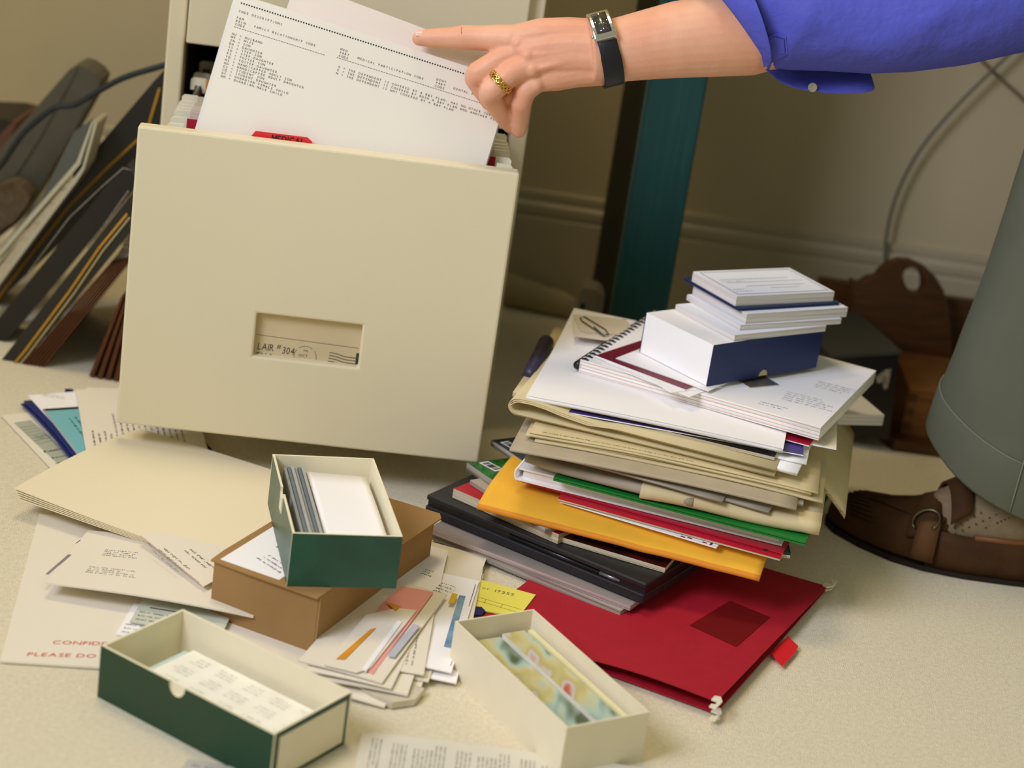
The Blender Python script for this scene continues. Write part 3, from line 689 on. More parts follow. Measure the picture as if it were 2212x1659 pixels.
padw((1600, 702), (1818, 688), (1462, 637), ZB + .0067, .0060, 'second cheque pad from the bottom, over the lowest one')
padw((1614, 678), (1832, 664), (1480, 615), ZB + .0130, .0105, 'third cheque pad, just under the navy cover')
f = fr((1596, 665), (1815, 652), (1422, 601), ZB + .0275); f.o.z = ZB + .0238
t = thing('cheque_book_cover', 'navy vinyl cheque book cover under the topmost pad', 'cover', f.at(f.w / 2, f.h / 2, 0))
b = MB(); block(b, f, .0015, mf=0, mc=0, mbk=0); b.build('back_cover', [M_navyv], t, bevel=.0006)
b = MB(); block(b, f.up(.0019), .0015, mf=0, mc=0, mbk=0); b.build('front_cover', [M_navyv], t, bevel=.0006)
f, b, lab = pad((1592, 638), (1803, 622 + 6), (1455, 574), ZB + .0275, .0105, 'topmost cheque pad with a ruled blank cheque')
f = fr((1592, 638), (1803, 628), (1455, 588), ZB + .038); 
f = fr((1592, 640), (1803, 630), (1455, 588), ZB + .038); f.o.z = ZB + .0275
b = MB(); block(b, f, .0105); g = f.up(.0105 + EPS)
m_ = .005; W2, H2 = f.w, f.h
for (a0_, b0_, a1_, b1_) in ((m_, m_, W2 - m_, m_), (W2 - m_, m_, W2 - m_, H2 - m_), (W2 - m_, H2 - m_, m_, H2 - m_), (m_, H2 - m_, m_, m_)): strip(b, g, a0_, b0_, a1_, b1_, .0007, 2, 0)
for y0_, x0_, x1_ in ((.35, .25, .85), (.5, .12, .9), (.62, .1, .8), (.25, .45, .75)): strip(b, g, W2 * x0_, H2 * y0_, W2 * x1_, H2 * y0_, .0005, 2, 0)
bars(b, g, W2 * .08, H2 * .18, 2, .02, .005, .0022, 2, 0, 0, 31); bars(b, g, W2 * .1, H2 * .55, 1, .03, .005, .002, 2, 0, 0, 32)
b.build('cheque_pad', [M_chk, M_pg_l, mat('cheque_print', (90, 96, 120), .7, var=0)], label='topmost cheque pad with a ruled blank cheque, crowning the tall pile', cat='cheque pad', group='cheque pads on the blue box')
# --- white booklets sticking out at the back right
for k in range(3):
    f = fr((1740, 905 + 0), (1908, 908), (1760, 860), .118); f.o.z = .112 + k * .0042; f.h = .09
    flat('booklet', f, .0038, [M_white, M_pg_w], ('lowest', 'middle', 'topmost')[k] + ' of three white booklets sticking out right, behind the drooping newspaper', 'booklet', 'white booklets at the back of the pile', mf=0)
# ================================================================ boxes on the carpet
M_boxg = mat('dark_green_box_paper', (22, 62, 46), .38, col2=(40, 92, 72), scale=14, spec=.5)
M_boxg2 = mat('forest_green_box_paper', (20, 66, 42), .42, col2=(40, 62, 42), scale=16, spec=.4)
M_boxin = mat('cream_card_lining', (238, 228, 196), .7, var=.02)
M_kraft = mat('kraft_cardboard', (162, 124, 76), .75, var=.06, scale=18, bump=.06)
M_kraftd = mat('kraft_torn_edge', (198, 160, 106), .85, var=.1, scale=90)
M_boxw = mat('white_box_card', (236, 224, 194), .7, var=.02)
def open_box(t, f, H, wl, mo, mi_, notch=None, nr=.009, tilt=None, end_mats=None, rnd=.0):
    """four panels and a base; f = footprint frame; side panels: v=0, v=h, u=0, u=w. notch = (side, position 0..1)"""
    def pan(name, org, along, length, inward, key, mats):
        b = MB()
        pts = [(0, 0), (length, 0), (length, H)]
        if notch and notch[0] == key:
            c = length * notch[1]; pts += [(c + nr * math.cos(k), H - nr * 1.25 * math.sin(k)) for k in [math.pi * i / 14 for i in range(15)]]
        pts += [(0, H)]
        q = [org + along * a + f.n * c for a, c in pts]
        b.ngon(q, inward * wl, 0, 1, 1); return b.build(name, mats, t)
    em = end_mats or {}
    pan('side_panel', f.at(0, 0), f.u, f.w, f.v, 'v0', em.get('v0', [mo, mi_])); pan('side_panel', f.at(0, f.h), f.u, f.w, -f.v, 'v1', em.get('v1', [mo, mi_]))
    pan('end_panel', f.at(0, wl), f.v, f.h - 2 * wl, f.u, 'u0', em.get('u0', [mo, mi_])); pan('end_panel', f.at(f.w, wl), f.v, f.h - 2 * wl, -f.u, 'u1', em.get('u1', [mo, mi_]))
    b = MB(); b.box(f.at(wl, wl, .0003), f.u * (f.w - 2 * wl), f.v * (f.h - 2 * wl), f.n * .0012); b.build('base_panel', mi_, t)
def inset(f, a0, a1, b0, b1, c=0.): return FR(f.at(a0, b0, c), f.u, f.v, a1 - a0, b1 - b0, f.n)
# --- brown cardboard box
f = fr((690, 1292), (462, 1212), (936, 1112), .056); f.o.z = .0
f.w *= 1.0; KF = f; KH = .056
t = thing('cardboard_box', 'brown cardboard box standing under the upper green box', 'box', f.at(f.w / 2, f.h / 2, 0))
b = MB(); b.box(f.at(0, 0), f.u * f.w, f.v * f.h, ZZ * KH); b.build('box_body', M_kraft, t, bevel=.0012)
b = MB(); pts = [(.0, -.004), (f.w * .62, -.0035), (f.w * 1.02, -.002), (f.w * 1.035, .02), (f.w * 1.03, f.h * .5), (f.w * 1.015, f.h * 1.0), (-.002, f.h * 1.02), (-.008, f.h * .98), (-.006, f.h * .55), (-.001, f.h * .5)]
b.ngon([f.at(x, y, KH) for x, y in pts], ZZ * .0014); lid = b.build('lid_flap', [M_kraft], t)
b = MB(); b.box(f.at(-.0006, .001, .001), f.u * .0006, f.v * .0014, ZZ * (KH - .002)); b.build('corner_seam', M_kraftd, t)
lf_ = inset(f, f.w - .064, f.w - .004, .004, .13, KH + .0014); b = MB(); sheet(b, lf_, .0003); bars(b, lf_, .006, .012, 3, .04, .006, .0026, 1, .0006, .35, 41); bars(b, lf_, .012, .045, 3, .035, .006, .0024, 1, .0006, .35, 42)
b.build('address_label', [M_white, M_ink], t, label='white address label with faint print')
# --- upper green box, open, holding cards
f = fr((614, 1262), (860, 1268), (528, 1068), KH + .002); f.h = .168; f.w = .096
f = fr((632, 1152), (880, 1160), (550, 970), KH + .002 + .050); f.o.z = KH + .002; f.w = .0955; f.h = .168; GF = f; GH = .050
t = thing('card_box', 'open dark green card box standing on the brown cardboard box', 'box', f.at(f.w / 2, f.h / 2, 0))
open_box(t, f, GH, .0022, M_boxg, M_boxin, notch=('u0', .52), nr=.008)
b = MB(); b.box(f.at(-.0012, .072, GH - .016), f.u * .0012, f.v * .014, ZZ * .0155); b.build('thumb_flap', M_boxin, t, label='cream flap torn at the thumb notch')
M_cardg = pages('grey_card_edges', (140, 142, 140), (84, 90, 92), 1)
mt = M_cardg.node_tree.nodes['Mapping']; mt.inputs['Scale'].default_value = (700, 160, 3)
for k in range(6):
    g = inset(f, .010 + k * .0032, .0126 + k * .0032, .010, f.h - .012, .002)
    b = MB(); h_ = .040 + .001 * (k % 3); b.box(g.o, g.u * g.w, g.v * g.h, ZZ * h_); b.build('index_card', mat('index_card_grey_%d' % (k % 3), ((150, 152, 150), (112, 118, 120), (170, 170, 164))[k % 3], .7), label='grey index card on edge, number %s from the left in the upper green box' % ('one two three four five six'.split()[k]), cat='card', group='grey index cards in the upper green box')
g = inset(f, .031, f.w - .008, .006, f.h - .012, .030)
b = MB(); block(b, FR(g.o - ZZ * .024, g.u, g.v, g.w, g.h), .024 + .006, 10, 6, dz=lambda x, y: .002 * math.sin(math.pi * y) + .003 * (1 - x)); b.build('card_pack', [M_white, M_pg_w], label='pack of blank white cards lying in the upper green box', cat='cards')
# --- lower green box with address labels
f = fr((592, 1587), (218, 1394), (762, 1492), .047); f.o.z = 0; f.h = .0945; LFm = f; LH = .047
t = thing('card_box', 'open green card box on the carpet in the left foreground', 'box', f.at(f.w / 2, f.h / 2, 0))
open_box(t, f, LH, .0024, M_boxg2, M_boxin, notch=('v0', .545), nr=.0085)
b = MB(); b.box(f.at(-.0008, .007, .004), f.u * .0008, f.v * (f.h - .014), ZZ * (LH - .009)); b.build('end_label', M_boxw, t, label='off-white paper label on the end')
b = MB(); c = f.w * .545; b.ngon([f.at(c + .0078 * math.cos(k), .0026, LH - .0015 - .0095 * math.sin(k)) for k in [math.pi * i / 14 for i in range(15)]], f.v * .0008); b.build('thumb_flap', M_boxin, t, label='cream inner flap behind the thumb notch')
g = inset(f, .006, f.w - .026, .020, f.h - .012, .003)
b = MB(); block(b, g, .020, mf=1, mc=1); gg = g.up(.020 + EPS)
for i in range(5):
    for j in range(3): bars(b, gg, .008 + i * .029, .008 + j * .019, 3, .020, .0042, .0018, 2, 0, 0, 50 + i * 3 + j)
b.build('label_pack', [mat('address_label_paper', (244, 240, 224), .7), M_pg_w, mat('faint_print', (168, 168, 164), .8, var=0)], label='sheets of printed address labels lying in the foreground green box', cat='labels')
g = inset(f, f.w - .030, f.w - .020, .024, f.h - .016, .003); b = MB(); b.box(g.o, g.u * g.w, g.v * g.h, ZZ * .0185); b.build('card_pack', mat('pale_blue_card', (196, 214, 204), .6), label='pale blue card standing behind the address labels in the foreground green box', cat='card')
# --- white box with photographs
f = fr((1225, 1572), (1430, 1533), (1012, 1337), .048); f.o.z = 0; f.w = .080; WBF = f; WH = .048
t = thing('photo_box', 'open white card box of photographs on the carpet in the centre foreground', 'box', f.at(f.w / 2, f.h / 2, 0))
open_box(t, f, WH, .0016, M_boxw, M_boxw)
M_photo = mat('photo_print', (196, 184, 120), .3, var=0, spec=.5)
nt = M_photo.node_tree; bs = nt.nodes['Principled BSDF']; L = nt.links.new
tc = nt.nodes.new('ShaderNodeTexCoord'); mp = nt.nodes.new('ShaderNodeMapping'); mp.inputs['Scale'].default_value = (34, 13, 20); mp.inputs['Rotation'].default_value = (0, 0, -.56)
no = nt.nodes.new('ShaderNodeTexNoise'); no.inputs['Scale'].default_value = 1.1; no.inputs['Detail'].default_value = 1.5; rp = nt.nodes.new('ShaderNodeValToRGB')
cols = [(.30, (70, 62, 66)), (.38, (196, 96, 76)), (.43, (206, 200, 194)), (.47, (190, 176, 110)), (.54, (206, 196, 140)), (.60, (176, 200, 186)), (.68, (90, 100, 70))]
rp.color_ramp.elements[0].position = cols[0][0]; rp.color_ramp.elements[0].color = lin(cols[0][1]); rp.color_ramp.elements[1].position = cols[1][0]; rp.color_ramp.elements[1].color = lin(cols[1][1])
for p_, c_ in cols[2:]: e_ = rp.color_ramp.elements.new(p_); e_.color = lin(c_)
L(tc.outputs['Object'], mp.inputs['Vector']); L(mp.outputs['Vector'], no.inputs['Vector']); L(no.outputs['Fac'], rp.inputs['Fac']); L(rp.outputs['Color'], bs.inputs['Base Color'])
M_phb = mat('photo_edge', (226, 222, 206), .5)
def photo(f, t_, lab, regions, **k):
    b = MB(); block(b, f, t_, mt=0, mf=1, mc=1, **k); g = f.up(t_ + EPS); mats = [M_photo, M_phb]
    for (a0, b0, a1, b1, col) in regions:
        mats.append(mat('photo_tone_%d_%d_%d' % col, col, .3, var=.12, scale=60)); patch(b, g, [(f.w * a0, f.h * b0), (f.w * a1, f.h * b0), (f.w * a1, f.h * b1), (f.w * a0, f.h * b1)], len(mats) - 1, 0 if True else 0)
    return b.build('photo_print', mats, label=lab, cat='photo', group='photographs in the white box')
g = inset(f, .004, f.w * .56, .006, f.h - .006, .003)
photo(g, .026, 'stack of photographs filling the left half of the white box', [])
g = inset(f, f.w * .57, f.w - .012, .006, f.h - .008, .003)
photo(g, .030, 'stack of photographs filling the right half of the white box', [])
g = inset(f, f.w - .011, f.w - .006, .010, f.h - .012, .003); b = MB(); b.box(g.o, g.u * g.w, g.v * g.h, ZZ * .032); b.build('photo_wallet', mat('pale_yellow_card', (226, 218, 168), .6), label='pale yellow photo wallet standing along the right wall of the white box', cat='wallet')

# ================================================================ papers on the left of the carpet
M_envw = mat('white_envelope_paper', (236, 226, 206), .75, var=.015, scale=10)
M_grey = mat('grey_print', (120, 118, 118), .8, var=0)
M_redink = mat('red_ink', (214, 60, 56), .7, var=0)
def lay(name, p0, p1, p2, z, t_, mats, lab, cat, group=None, fn=None, w=None, h=None, nx=1, ny=1, dz=None):
    f = fr(p0, p1, p2, z); 
    if w: f.w = w
    if h: f.h = h
    f.o.z = z; b = MB(); sheet(b, f, t_, nx, ny, dz=dz)
    if fn: fn(b, f, t_ + EPS)
    return b.build(name, mats, label=lab, cat=cat, group=group)
# confidential envelope
def fn(b, f, c):
    def tx(s, px, py, size):
        q = fpt(f, px, py, .002); text(b, f, s, q[0], q[1], size, 1, c, ang=AN, sx=1.25, slant=.2)
    ang_v = P(250, 1393, .002) - P(112, 1389, .002); AN = math.atan2(ang_v.normalized().dot(f.n.cross(f.u)), ang_v.normalized().dot(f.u))
    tx('CONFIDENTIAL', 112, 1393, .0085); tx('PLEASE DO NOT BEND', 57, 1419, .0085)
lay('envelope', (0, 1432), (215, 1446), (110, 1100), .001, .0018, [M_envw, M_redink], 'white envelope stamped CONFIDENTIAL PLEASE DO NOT in red, flat on the carpet at far left', 'envelope', 'white envelopes on the left', fn, w=.27, h=.285)
# small printed papers beneath the big letter
def fn2(b, f, c):
    bars(b, f, .004, .006, 3, f.w * .8, .007, .0026, 1, c, 0, 61); strip(b, f, .01, f.h * .6, f.w * .6, f.h * .6, .0016, 1, c)
lay('paper_slip', (250, 1372), (330, 1385), (235, 1325), .0035, .001, [M_white, M_ink], 'printed slip sticking out under the big address letter, lowest of two', 'paper', 'slips under the address letter', fn2, w=.08, h=.06)
lay('paper_slip', (280, 1345), (360, 1358), (225, 1310), .006, .0012, [mat('pale_green_slip', (206, 208, 190), .7), M_ink], 'pale green printed slip sticking out under the big address letter', 'paper', 'slips under the address letter', fn2, w=.08, h=.05)
# the big address letter (a torn open mailer with printed addresses)
def fn3(b, f, c):
    ax = P(320, 1178, .022) - P(235, 1165, .022); an = math.atan2(ax.dot(f.v), ax.dot(f.u))
    for (px, py, n_, L_, s_) in ((230, 1172, 4, .036, 71), (195, 1212, 4, .044, 72)):
        q = fpt(f, px, py, .022); bars(b, f, q[0], q[1], n_, L_, -.0042, .0026, 1, c, an, s_, ragged=.35)
    q0 = fpt(f, 102, 1229, .022); q1 = fpt(f, 152, 1180, .022); strip(b, f, *q0, *q1, .003, 2, c, 1)
    q0 = fpt(f, 165, 1153, .022); q1 = fpt(f, 175, 1144, .022); strip(b, f, *q0, *q1, .001, 1, c, 1)
lay('mailing_envelope', (98, 1262), (400, 1312), (166, 1128), .016, .0016, [M_envw, M_grey, mat('grey_bar_print', (140, 130, 132), .8, var=0)], 'white mailer with two blocks of grey address print, left of the brown box', 'envelope', 'white envelopes on the left', fn3, w=.185, nx=12, ny=8, dz=lambda x, y: -.008 * (1 - x) * (y) + .003 * math.sin(3 * x))
def fn4(b, f, c):
    q0 = fpt(f, 303, 1160, .024); q1 = fpt(f, 430, 1262, .024); strip(b, f, *q0, *q1, .0012, 2, c, 1)
    ax = P(410, 1242, .024) - P(350, 1192, .024); an = math.atan2(ax.dot(f.v), ax.dot(f.u))
    q = fpt(f, 355, 1188, .024); bars(b, f, q[0], q[1], 3, .05, .006, .0032, 1, c, an, 75, ragged=.2)
    q = fpt(f, 412, 1190, .024); bars(b, f, q[0], q[1], 2, .045, .006, .0032, 1, c, an, 76, ragged=.2)
LETTER_DEFERRED = fn4
# fan of documents behind
def fn5(b, f, c):
    pt = [fpt(f, *p, .003) for p in ((30, 912), (66, 906), (172, 1000), (135, 1010))]
    patch(b, f, pt, 2, c)
    for k in range(7):
        a_ = .12 + k * .06
        p_ = [pt[0][i] + (pt[3][i] - pt[0][i]) * a_ for i in (0, 1)]; q_ = [pt[1][i] + (pt[2][i] - pt[1][i]) * a_ for i in (0, 1)]
        strip(b, f, *p_, *q_, .0004, 3, c + EPS)
    ax = P(140, 962, .003) - P(98, 970, .003); an = math.atan2(ax.normalized().dot(f.n.cross(f.u)), ax.normalized().dot(f.u))
    q = fpt(f, 98, 977, .003); text(b, f, 'Fidelity', *q, .0068, 1, c + EPS, ang=an, sx=1.2)
    q = fpt(f, 113, 990, .003); text(b, f, 'Account', *q, .0052, 1, c + EPS, ang=an, sx=1.2)
    q = fpt(f, 73, 942, .003); bars(b, f, q[0], q[1], 3, .02, .004, .002, 1, c + EPS, -an, 81)
    q = fpt(f, 120, 1000, .003); bars(b, f, q[0], q[1], 2, .03, .004, .002, 1, c + EPS, -an, 82)
lay('statement', (110, 1013), (2, 898), (170, 985), .0015, .0006, [M_envw, M_ink, mat('grey_green_panel', (176, 178, 160), .7, var=.02), M_grey], 'account statement with a grey-green panel, leftmost sheet of the fan on the carpet', 'paper', 'fan of documents on the left', fn5, h=.13)
f = fr((165, 992), (46, 858), (185, 985), .012); f.o.z = .003; f.h = .15
t = thing('document_folder', 'dark blue document folder in the fan, under the cyan booklet', 'folder', f.at(f.w / 2, f.h / 2, 0))
b = MB(); sheet(b, f, .0016, 12, 2, dz=lambda x, y: .004 * math.sin(math.pi * x)); b.build('folder_cover', mat('dark_blue_folder', (34, 42, 104), .4, var=.05), t)
b = MB(); block(b, FR(f.at(0, .003, .0017), f.u, f.v, f.w, f.h - .004), .003, 12, dz=lambda x, y: .004 * math.sin(math.pi * x), mt=0, mf=0, mc=0); b.build('folder_edge', MC['dark_blue_folder'], t)
def fn6(b, f, c):
    ax = P(120, 862, .009) - P(92, 858, .009); an = math.atan2(ax.dot(f.v), ax.dot(f.u)); q = fpt(f, 92, 862, .009); bars(b, f, q[0], q[1], 2, .024, -.0045, .0026, 1, c, an, 83, ragged=.1)
lay('document', (178, 985), (60, 855), (250, 970), .0125, .0006, [M_white, M_grey], 'white sheet with a small heading lying on the blue folder, top left of the fan', 'paper', 'fan of documents on the left', fn6, h=.13)
def fn7(b, f, c):
    patch(b, f, [(f.w * .955, 0), (f.w, 0), (f.w, f.h), (f.w * .955, f.h)], 2, c)
    patch(b, f, [(0, 0), (f.w, 0), (f.w, .0015), (0, .0015)], 3, c)
    for k, (L_, y0) in enumerate(((.05, .020), (.052, .027), (.05, .034), (.04, .041))): bars(b, f, f.w * .36, y0, 1, L_, .006, .0034, 1, c, 0, 90 + k, ragged=.05)
    bars(b, f, f.w * .12, .036, 1, .055, .006, .0055, 1, c, 0, 95, ragged=.05)
lay('booklet', (168, 985), (92, 886), (210, 970), .0135, .0012, [mat('cyan_cover', (126, 190, 196), .4, var=.02), mat('teal_print', (38, 62, 68), .7, var=0), M_blk2, mat('pink_edge', (196, 170, 172), .6, var=0)], 'cyan booklet with a black top band in the fan of documents', 'booklet', 'fan of documents on the left', fn7, h=.10)
def rowsfn(seed, n_, L_):
    def g(b, f, c):
        for k in range(n_): bars(b, f, f.w * .22, .010 + k * .0062, 1, L_ * (1 if k > 3 else .45), .006, .0030, 1, c, 0, seed + k, ragged=.12)
    return g
lay('letter', (192, 1012), (163, 842), (300, 990), .0165, .0006, [M_envw, M_ink], 'typed letter with rows of print on the left of the drawer, foremost in the fan', 'letter', 'fan of documents on the left', rowsfn(100, 16, .11), h=.125)
lay('letter', (220, 1000), (185, 838), (310, 980), .0152, .0006, [M_envw, M_ink], 'typed letter mostly hidden behind the foremost letter of the fan', 'letter', 'fan of documents on the left', rowsfn(130, 6, .1), h=.11)
lay('index_tab', (140, 852), (158, 853), (138, 841), .0085, .001, [mat('navy_tab', (32, 38, 92), .4)], 'small navy tab at the top of the fan of documents', 'tab')
# big cream folders
M_cream = mat('cream_folder_paper', (238, 224, 190), .7, var=.012, scale=6)
f = fr((38, 1050), (482, 1196), (330, 925), .030)
for k in range(5):
    g = FR(f.o + f.v * (-.0012 * k) + f.u * (.0006 * (4 - k)) , f.u, f.v, f.w * (1 - .004 * k), .215); g.o.z = .0155 + .0018 * (k)
    b = MB(); sheet(b, g, .0010, 16, 8, dz=lambda x, y, k=k: (.006 - .0012 * (4 - k)) * (1 - x) ** 2 * (1 - y) - .0015 * x + .0075 * math.sin(math.pi * y) * .6)
    b.build('file_folder', M_cream, label=('lowest', 'second lowest', 'middle', 'second highest', 'topmost')[k] + ' of the five big cream folders spread under the drawer', cat='folder', group='cream folders under the drawer')
# --- newspaper page at the bottom edge
f = fr((782, 1581), (1210, 1641), (640, 1690), .0015); f.o.z = .001; f.w = .30; f.h = .16

b = MB(); sheet(b, f, .0006, 20, 8, dz=lambda x, y: .0025 * math.sin(2.5 * x) * (1 - y) + .001)
for i in range(16):
    h0 = .010 + .004 * ((i * 7) % 3); ln_ = .05 + .02 * ((i * 5) % 3)
    bars(b, f, .010 + i * .0172, h0, int(3 + (i % 3)), ln_, -.0034, .0018, 1, .0009, math.pi / 2, 200 + i, ragged=.3)
b.build('newspaper_page', [mat('grey_white_newsprint', (220, 214, 196), .8, var=.03), M_grey], label='page of small print lying at the bottom edge, between the green and white boxes', cat='newspaper')
f = fr((405, 1640), (560, 1668), (360, 1690), .001); f.o.z = .001; f.w = .10; f.h = .08
b = MB(); sheet(b, f, .0006); bars(b, f, .006, .008, 6, .08, .008, .003, 1, .0009, 0, 230); b.build('newspaper_page', [mat('grey_newspaper_page', (190, 186, 176), .8, var=.05), M_grey], label='grey printed page poking out under the foreground green box', cat='newspaper')

# ================================================================ the heap of envelopes in the centre
M_win = mat('envelope_window', (190, 192, 200), .25, var=.03, spec=.5)
def env(p0, p1, z, w_, t_, lab, mats=None, fn=None, side=1, dz=None, flap=True):
    a = P(*p0, z); c = P(*p1, z); u = (c - a); L_ = u.length; u.normalize(); v = V((-u.y, u.x, 0)) * side
    f = FR(a, u, v, L_, w_); f.o.z = z; b = MB(); sheet(b, f, t_, 8, 4, dz=dz); 
    if fn: fn(b, f, t_ + EPS)
    return b.build('envelope', mats or [M_envw, M_grey, M_win], label=lab, cat='envelope', group='heap of envelopes in the centre')
def flapline(b, f, c): strip(b, f, .004, f.h * .55, f.w - .004, f.h * .55, .0004, 1, c)
def winfn(b, f, c): patch(b, f, [(f.w * .25, f.h * .06), (f.w * .5, f.h * .06), (f.w * .5, f.h * .3), (f.w * .25, f.h * .3)], 2, c)
def stampfn(b, f, c): bars(b, f, f.w * .05, f.h * .15, 3, f.w * .3, .005, .0024, 1, c, 0, 303); bars(b, f, f.w * .4, f.h * .5, 4, f.w * .3, .005, .0024, 1, c, 0, 304)
# p0 = near end, p1 = far end of the long right-hand edge, envelope extends to the left (side=+1)
M_er = mat('cream_envelope', (232, 222, 200), .75, var=.02)
E_ = [
 ((830, 1530), (960, 1330), .002, .085, .0016, 'lowest crumpled envelope at the near end of the heap', None, None),
 ((905, 1500), (985, 1270), .004, .080, .0016, 'envelope with barcode lines on the near right of the heap', None, stampfn),
 ((985, 1478), (1045, 1240), .0045, .080, .0012, 'white envelope furthest right in the heap, corner on the carpet', [M_white, M_grey, M_win], flapline),
 ((1002, 1440), (1048, 1205), .0075, .10, .0012, 'envelope reaching furthest back on the right of the heap', None, flapline),
 ((925, 1475), (1000, 1250), .0065, .07, .0014, 'striped reply envelope in the lower right of the heap', None, stampfn),
 ((975, 1455), (1035, 1255), .0100, .066, .0012, 'white envelope with a blue watercolour strip on the right of the heap', [M_white, mat('navy_rule', (60, 64, 130), .7, var=0), mat('blue_wash_print', (96, 140, 176), .6, col2=(160, 186, 200), scale=60)], None),
 ((880, 1505), (950, 1300), .0085, .075, .0018, 'thick envelope on the near side of the heap', None, flapline),
 ((915, 1460), (960, 1200), .0120, .075, .0012, 'envelope with address print at the back of the heap, near the brown box', None, stampfn),
 ((845, 1490), (950, 1275), .0125, .075, .0012, 'plain envelope below the window envelope in the heap', None, flapline),
 ((825, 1478), (965, 1285), .0150, .075, .0014, 'window envelope with a grey window in the heap', None, winfn)]
for (p0, p1, z, w_, t_, lab, mats, fn_) in E_:
    if 'watercolour' in lab:
        def fn_(b, f, c):
            patch(b, f, [(f.w * .22, .006), (f.w * .8, .008), (f.w * .8, .014), (f.w * .22, .013)], 2, c); strip(b, f, .01, .0022, f.w * .95, .0022, .0006, 1, c)
    env(p0, p1, z, w_, t_, lab, mats, fn_, dz=(lambda x, y: .001 * math.sin(5 * x + 3 * y)))
def olay(name, pts, z, t_, mt_, lab, cat, fnx=None, group=None):
    q = [P(*p, z) for p in pts]; b = MB(); b.ngon(q, (0, 0, t_), 0)
    if fnx:
        f = FR(q[0], q[1] - q[0], q[-1] - q[0], (q[1] - q[0]).length, (q[-1] - q[0]).length); fnx(b, f, t_ + EPS)
    return b.build(name, mt_, label=lab, cat=cat, group=group)
olay('letter', [(304, 1158), (345, 1150), (520, 1190), (520, 1225), (440, 1268)], .0245, .0008, [M_envw, M_grey, mat('pink_rule', (206, 180, 168), .7, var=0)], 'white letter with slanting lines of print and a pink rule, tucked under the cream folders', 'letter', LETTER_DEFERRED, 'white envelopes on the left')
M_pink = mat('pink_slip_paper', (240, 164, 156), .7, var=.02)
olay('pink_slip', [(790, 1450), (805, 1458), (936, 1280), (868, 1268), (830, 1300), (800, 1340)], .0170, .0008, M_pink, 'pink slip folded among the envelopes beside the brown box', 'paper')
olay('envelope', [(700, 1438), (770, 1455), (800, 1445), (900, 1320), (858, 1315), (790, 1330)], .0182, .0010, M_envw, 'torn white envelope lying over the pink slip, beside the brown box', 'envelope', group='heap of envelopes in the centre')
olay('paper_scrap', [(726, 1424), (745, 1425), (812, 1357), (800, 1360)], .0195, .0004, mat('orange_scrap', (222, 150, 40), .7), 'long orange scrap showing inside the torn envelope', 'paper')
olay('paper_scrap', [(832, 1300), (866, 1310), (855, 1320)], .0195, .0004, mat('orange_scrap', (222, 150, 40), .7), 'small orange triangle of paper on the pink slip', 'paper')
olay('letter', [(782, 1445), (790, 1452), (868, 1345), (860, 1340)], .0195, .0005, [M_white, M_grey], 'typed strip of letter showing inside the torn envelope', 'letter', lambda b, f, c: None)
olay('sticky_note', [(968, 1303), (980, 1304), (989, 1285), (977, 1281)], .0142, .0004, mat('amber_label', (226, 178, 50), .6), 'small amber sticker on the envelopes', 'sticker')
def ychk(b, f, c):
    ax = P(1110, 1281, .006) - P(1068, 1272, .006); an = math.atan2(ax.normalized().dot(f.n.cross(f.u)), ax.normalized().dot(f.u))
    q = fpt(f, 1068, 1280, .006); text(b, f, '17255', *q, .0072, 1, c, ang=an, sx=1.15)
    q = fpt(f, 1040, 1273, .006); text(b, f, 'OT', *q, .0042, 1, c, ang=an, sx=1.2)
    for (p, q) in (((1020, 1288), (1125, 1318)), ((1018, 1295), (1120, 1325)), ((1050, 1296), (1045, 1305)), ((1085, 1307), (1080, 1315))):
        a_ = fpt(f, *p, .006); b_ = fpt(f, *q, .006); strip(b, f, *a_, *b_, .0005, 2, c)
def adr(b, f, c):
    bars(b, f, f.w * .62, f.h * .30, 4, f.w * .34, .0062, .0036, 1, c, 0, 311, ragged=.3); bars(b, f, f.w * .1, f.h * .5, 3, f.w * .28, .005, .003, 1, c, 0, 312)
olay('envelope', [(845, 1300), (1000, 1335), (1052, 1205), (905, 1165)], .0072, .0010, [M_envw, M_grey], 'wide white envelope spread at the back of the heap, by the pile of magazines', 'envelope', None, 'heap of envelopes in the centre')
olay('letter', [(838, 1290), (938, 1322), (968, 1190), (900, 1172)], .0132, .0007, [M_white, M_grey], 'printed letter with rows of small type at the back of the heap', 'letter', adr)
olay('address_panel', [(838, 1417), (852, 1421), (907, 1352), (893, 1347)], .0192, .0003, M_win, 'grey-lilac address window showing right of the pink slip', 'window')
olay('plastic_bag', [(768, 1492), (800, 1512), (846, 1531), (895, 1524), (915, 1500), (880, 1488), (820, 1470)], .0012, .006, mat('crumpled_grey_film', (206, 196, 172), .4, var=.1, scale=60, bump=.5, bscale=120), 'crumpled pale wrapper at the near end of the heap', 'wrapper')
olay('cheque', [(1010, 1315), (1120, 1335), (1157, 1287), (1040, 1255)], .0055, .0012, [mat('yellow_cheque_paper', (238, 226, 96), .65, var=.02), M_grey, mat('olive_rule', (170, 162, 70), .7, var=0)], 'yellow cheque numbered 17255 between the envelopes and the red folder', 'cheque', ychk)
olay('paper_card', [(1000, 1325), (1010, 1309), (1040, 1312), (1048, 1320), (1040, 1330)], .0070, .0006, mat('navy_card', (34, 36, 96), .5), 'navy card corner behind the white photo box', 'card')
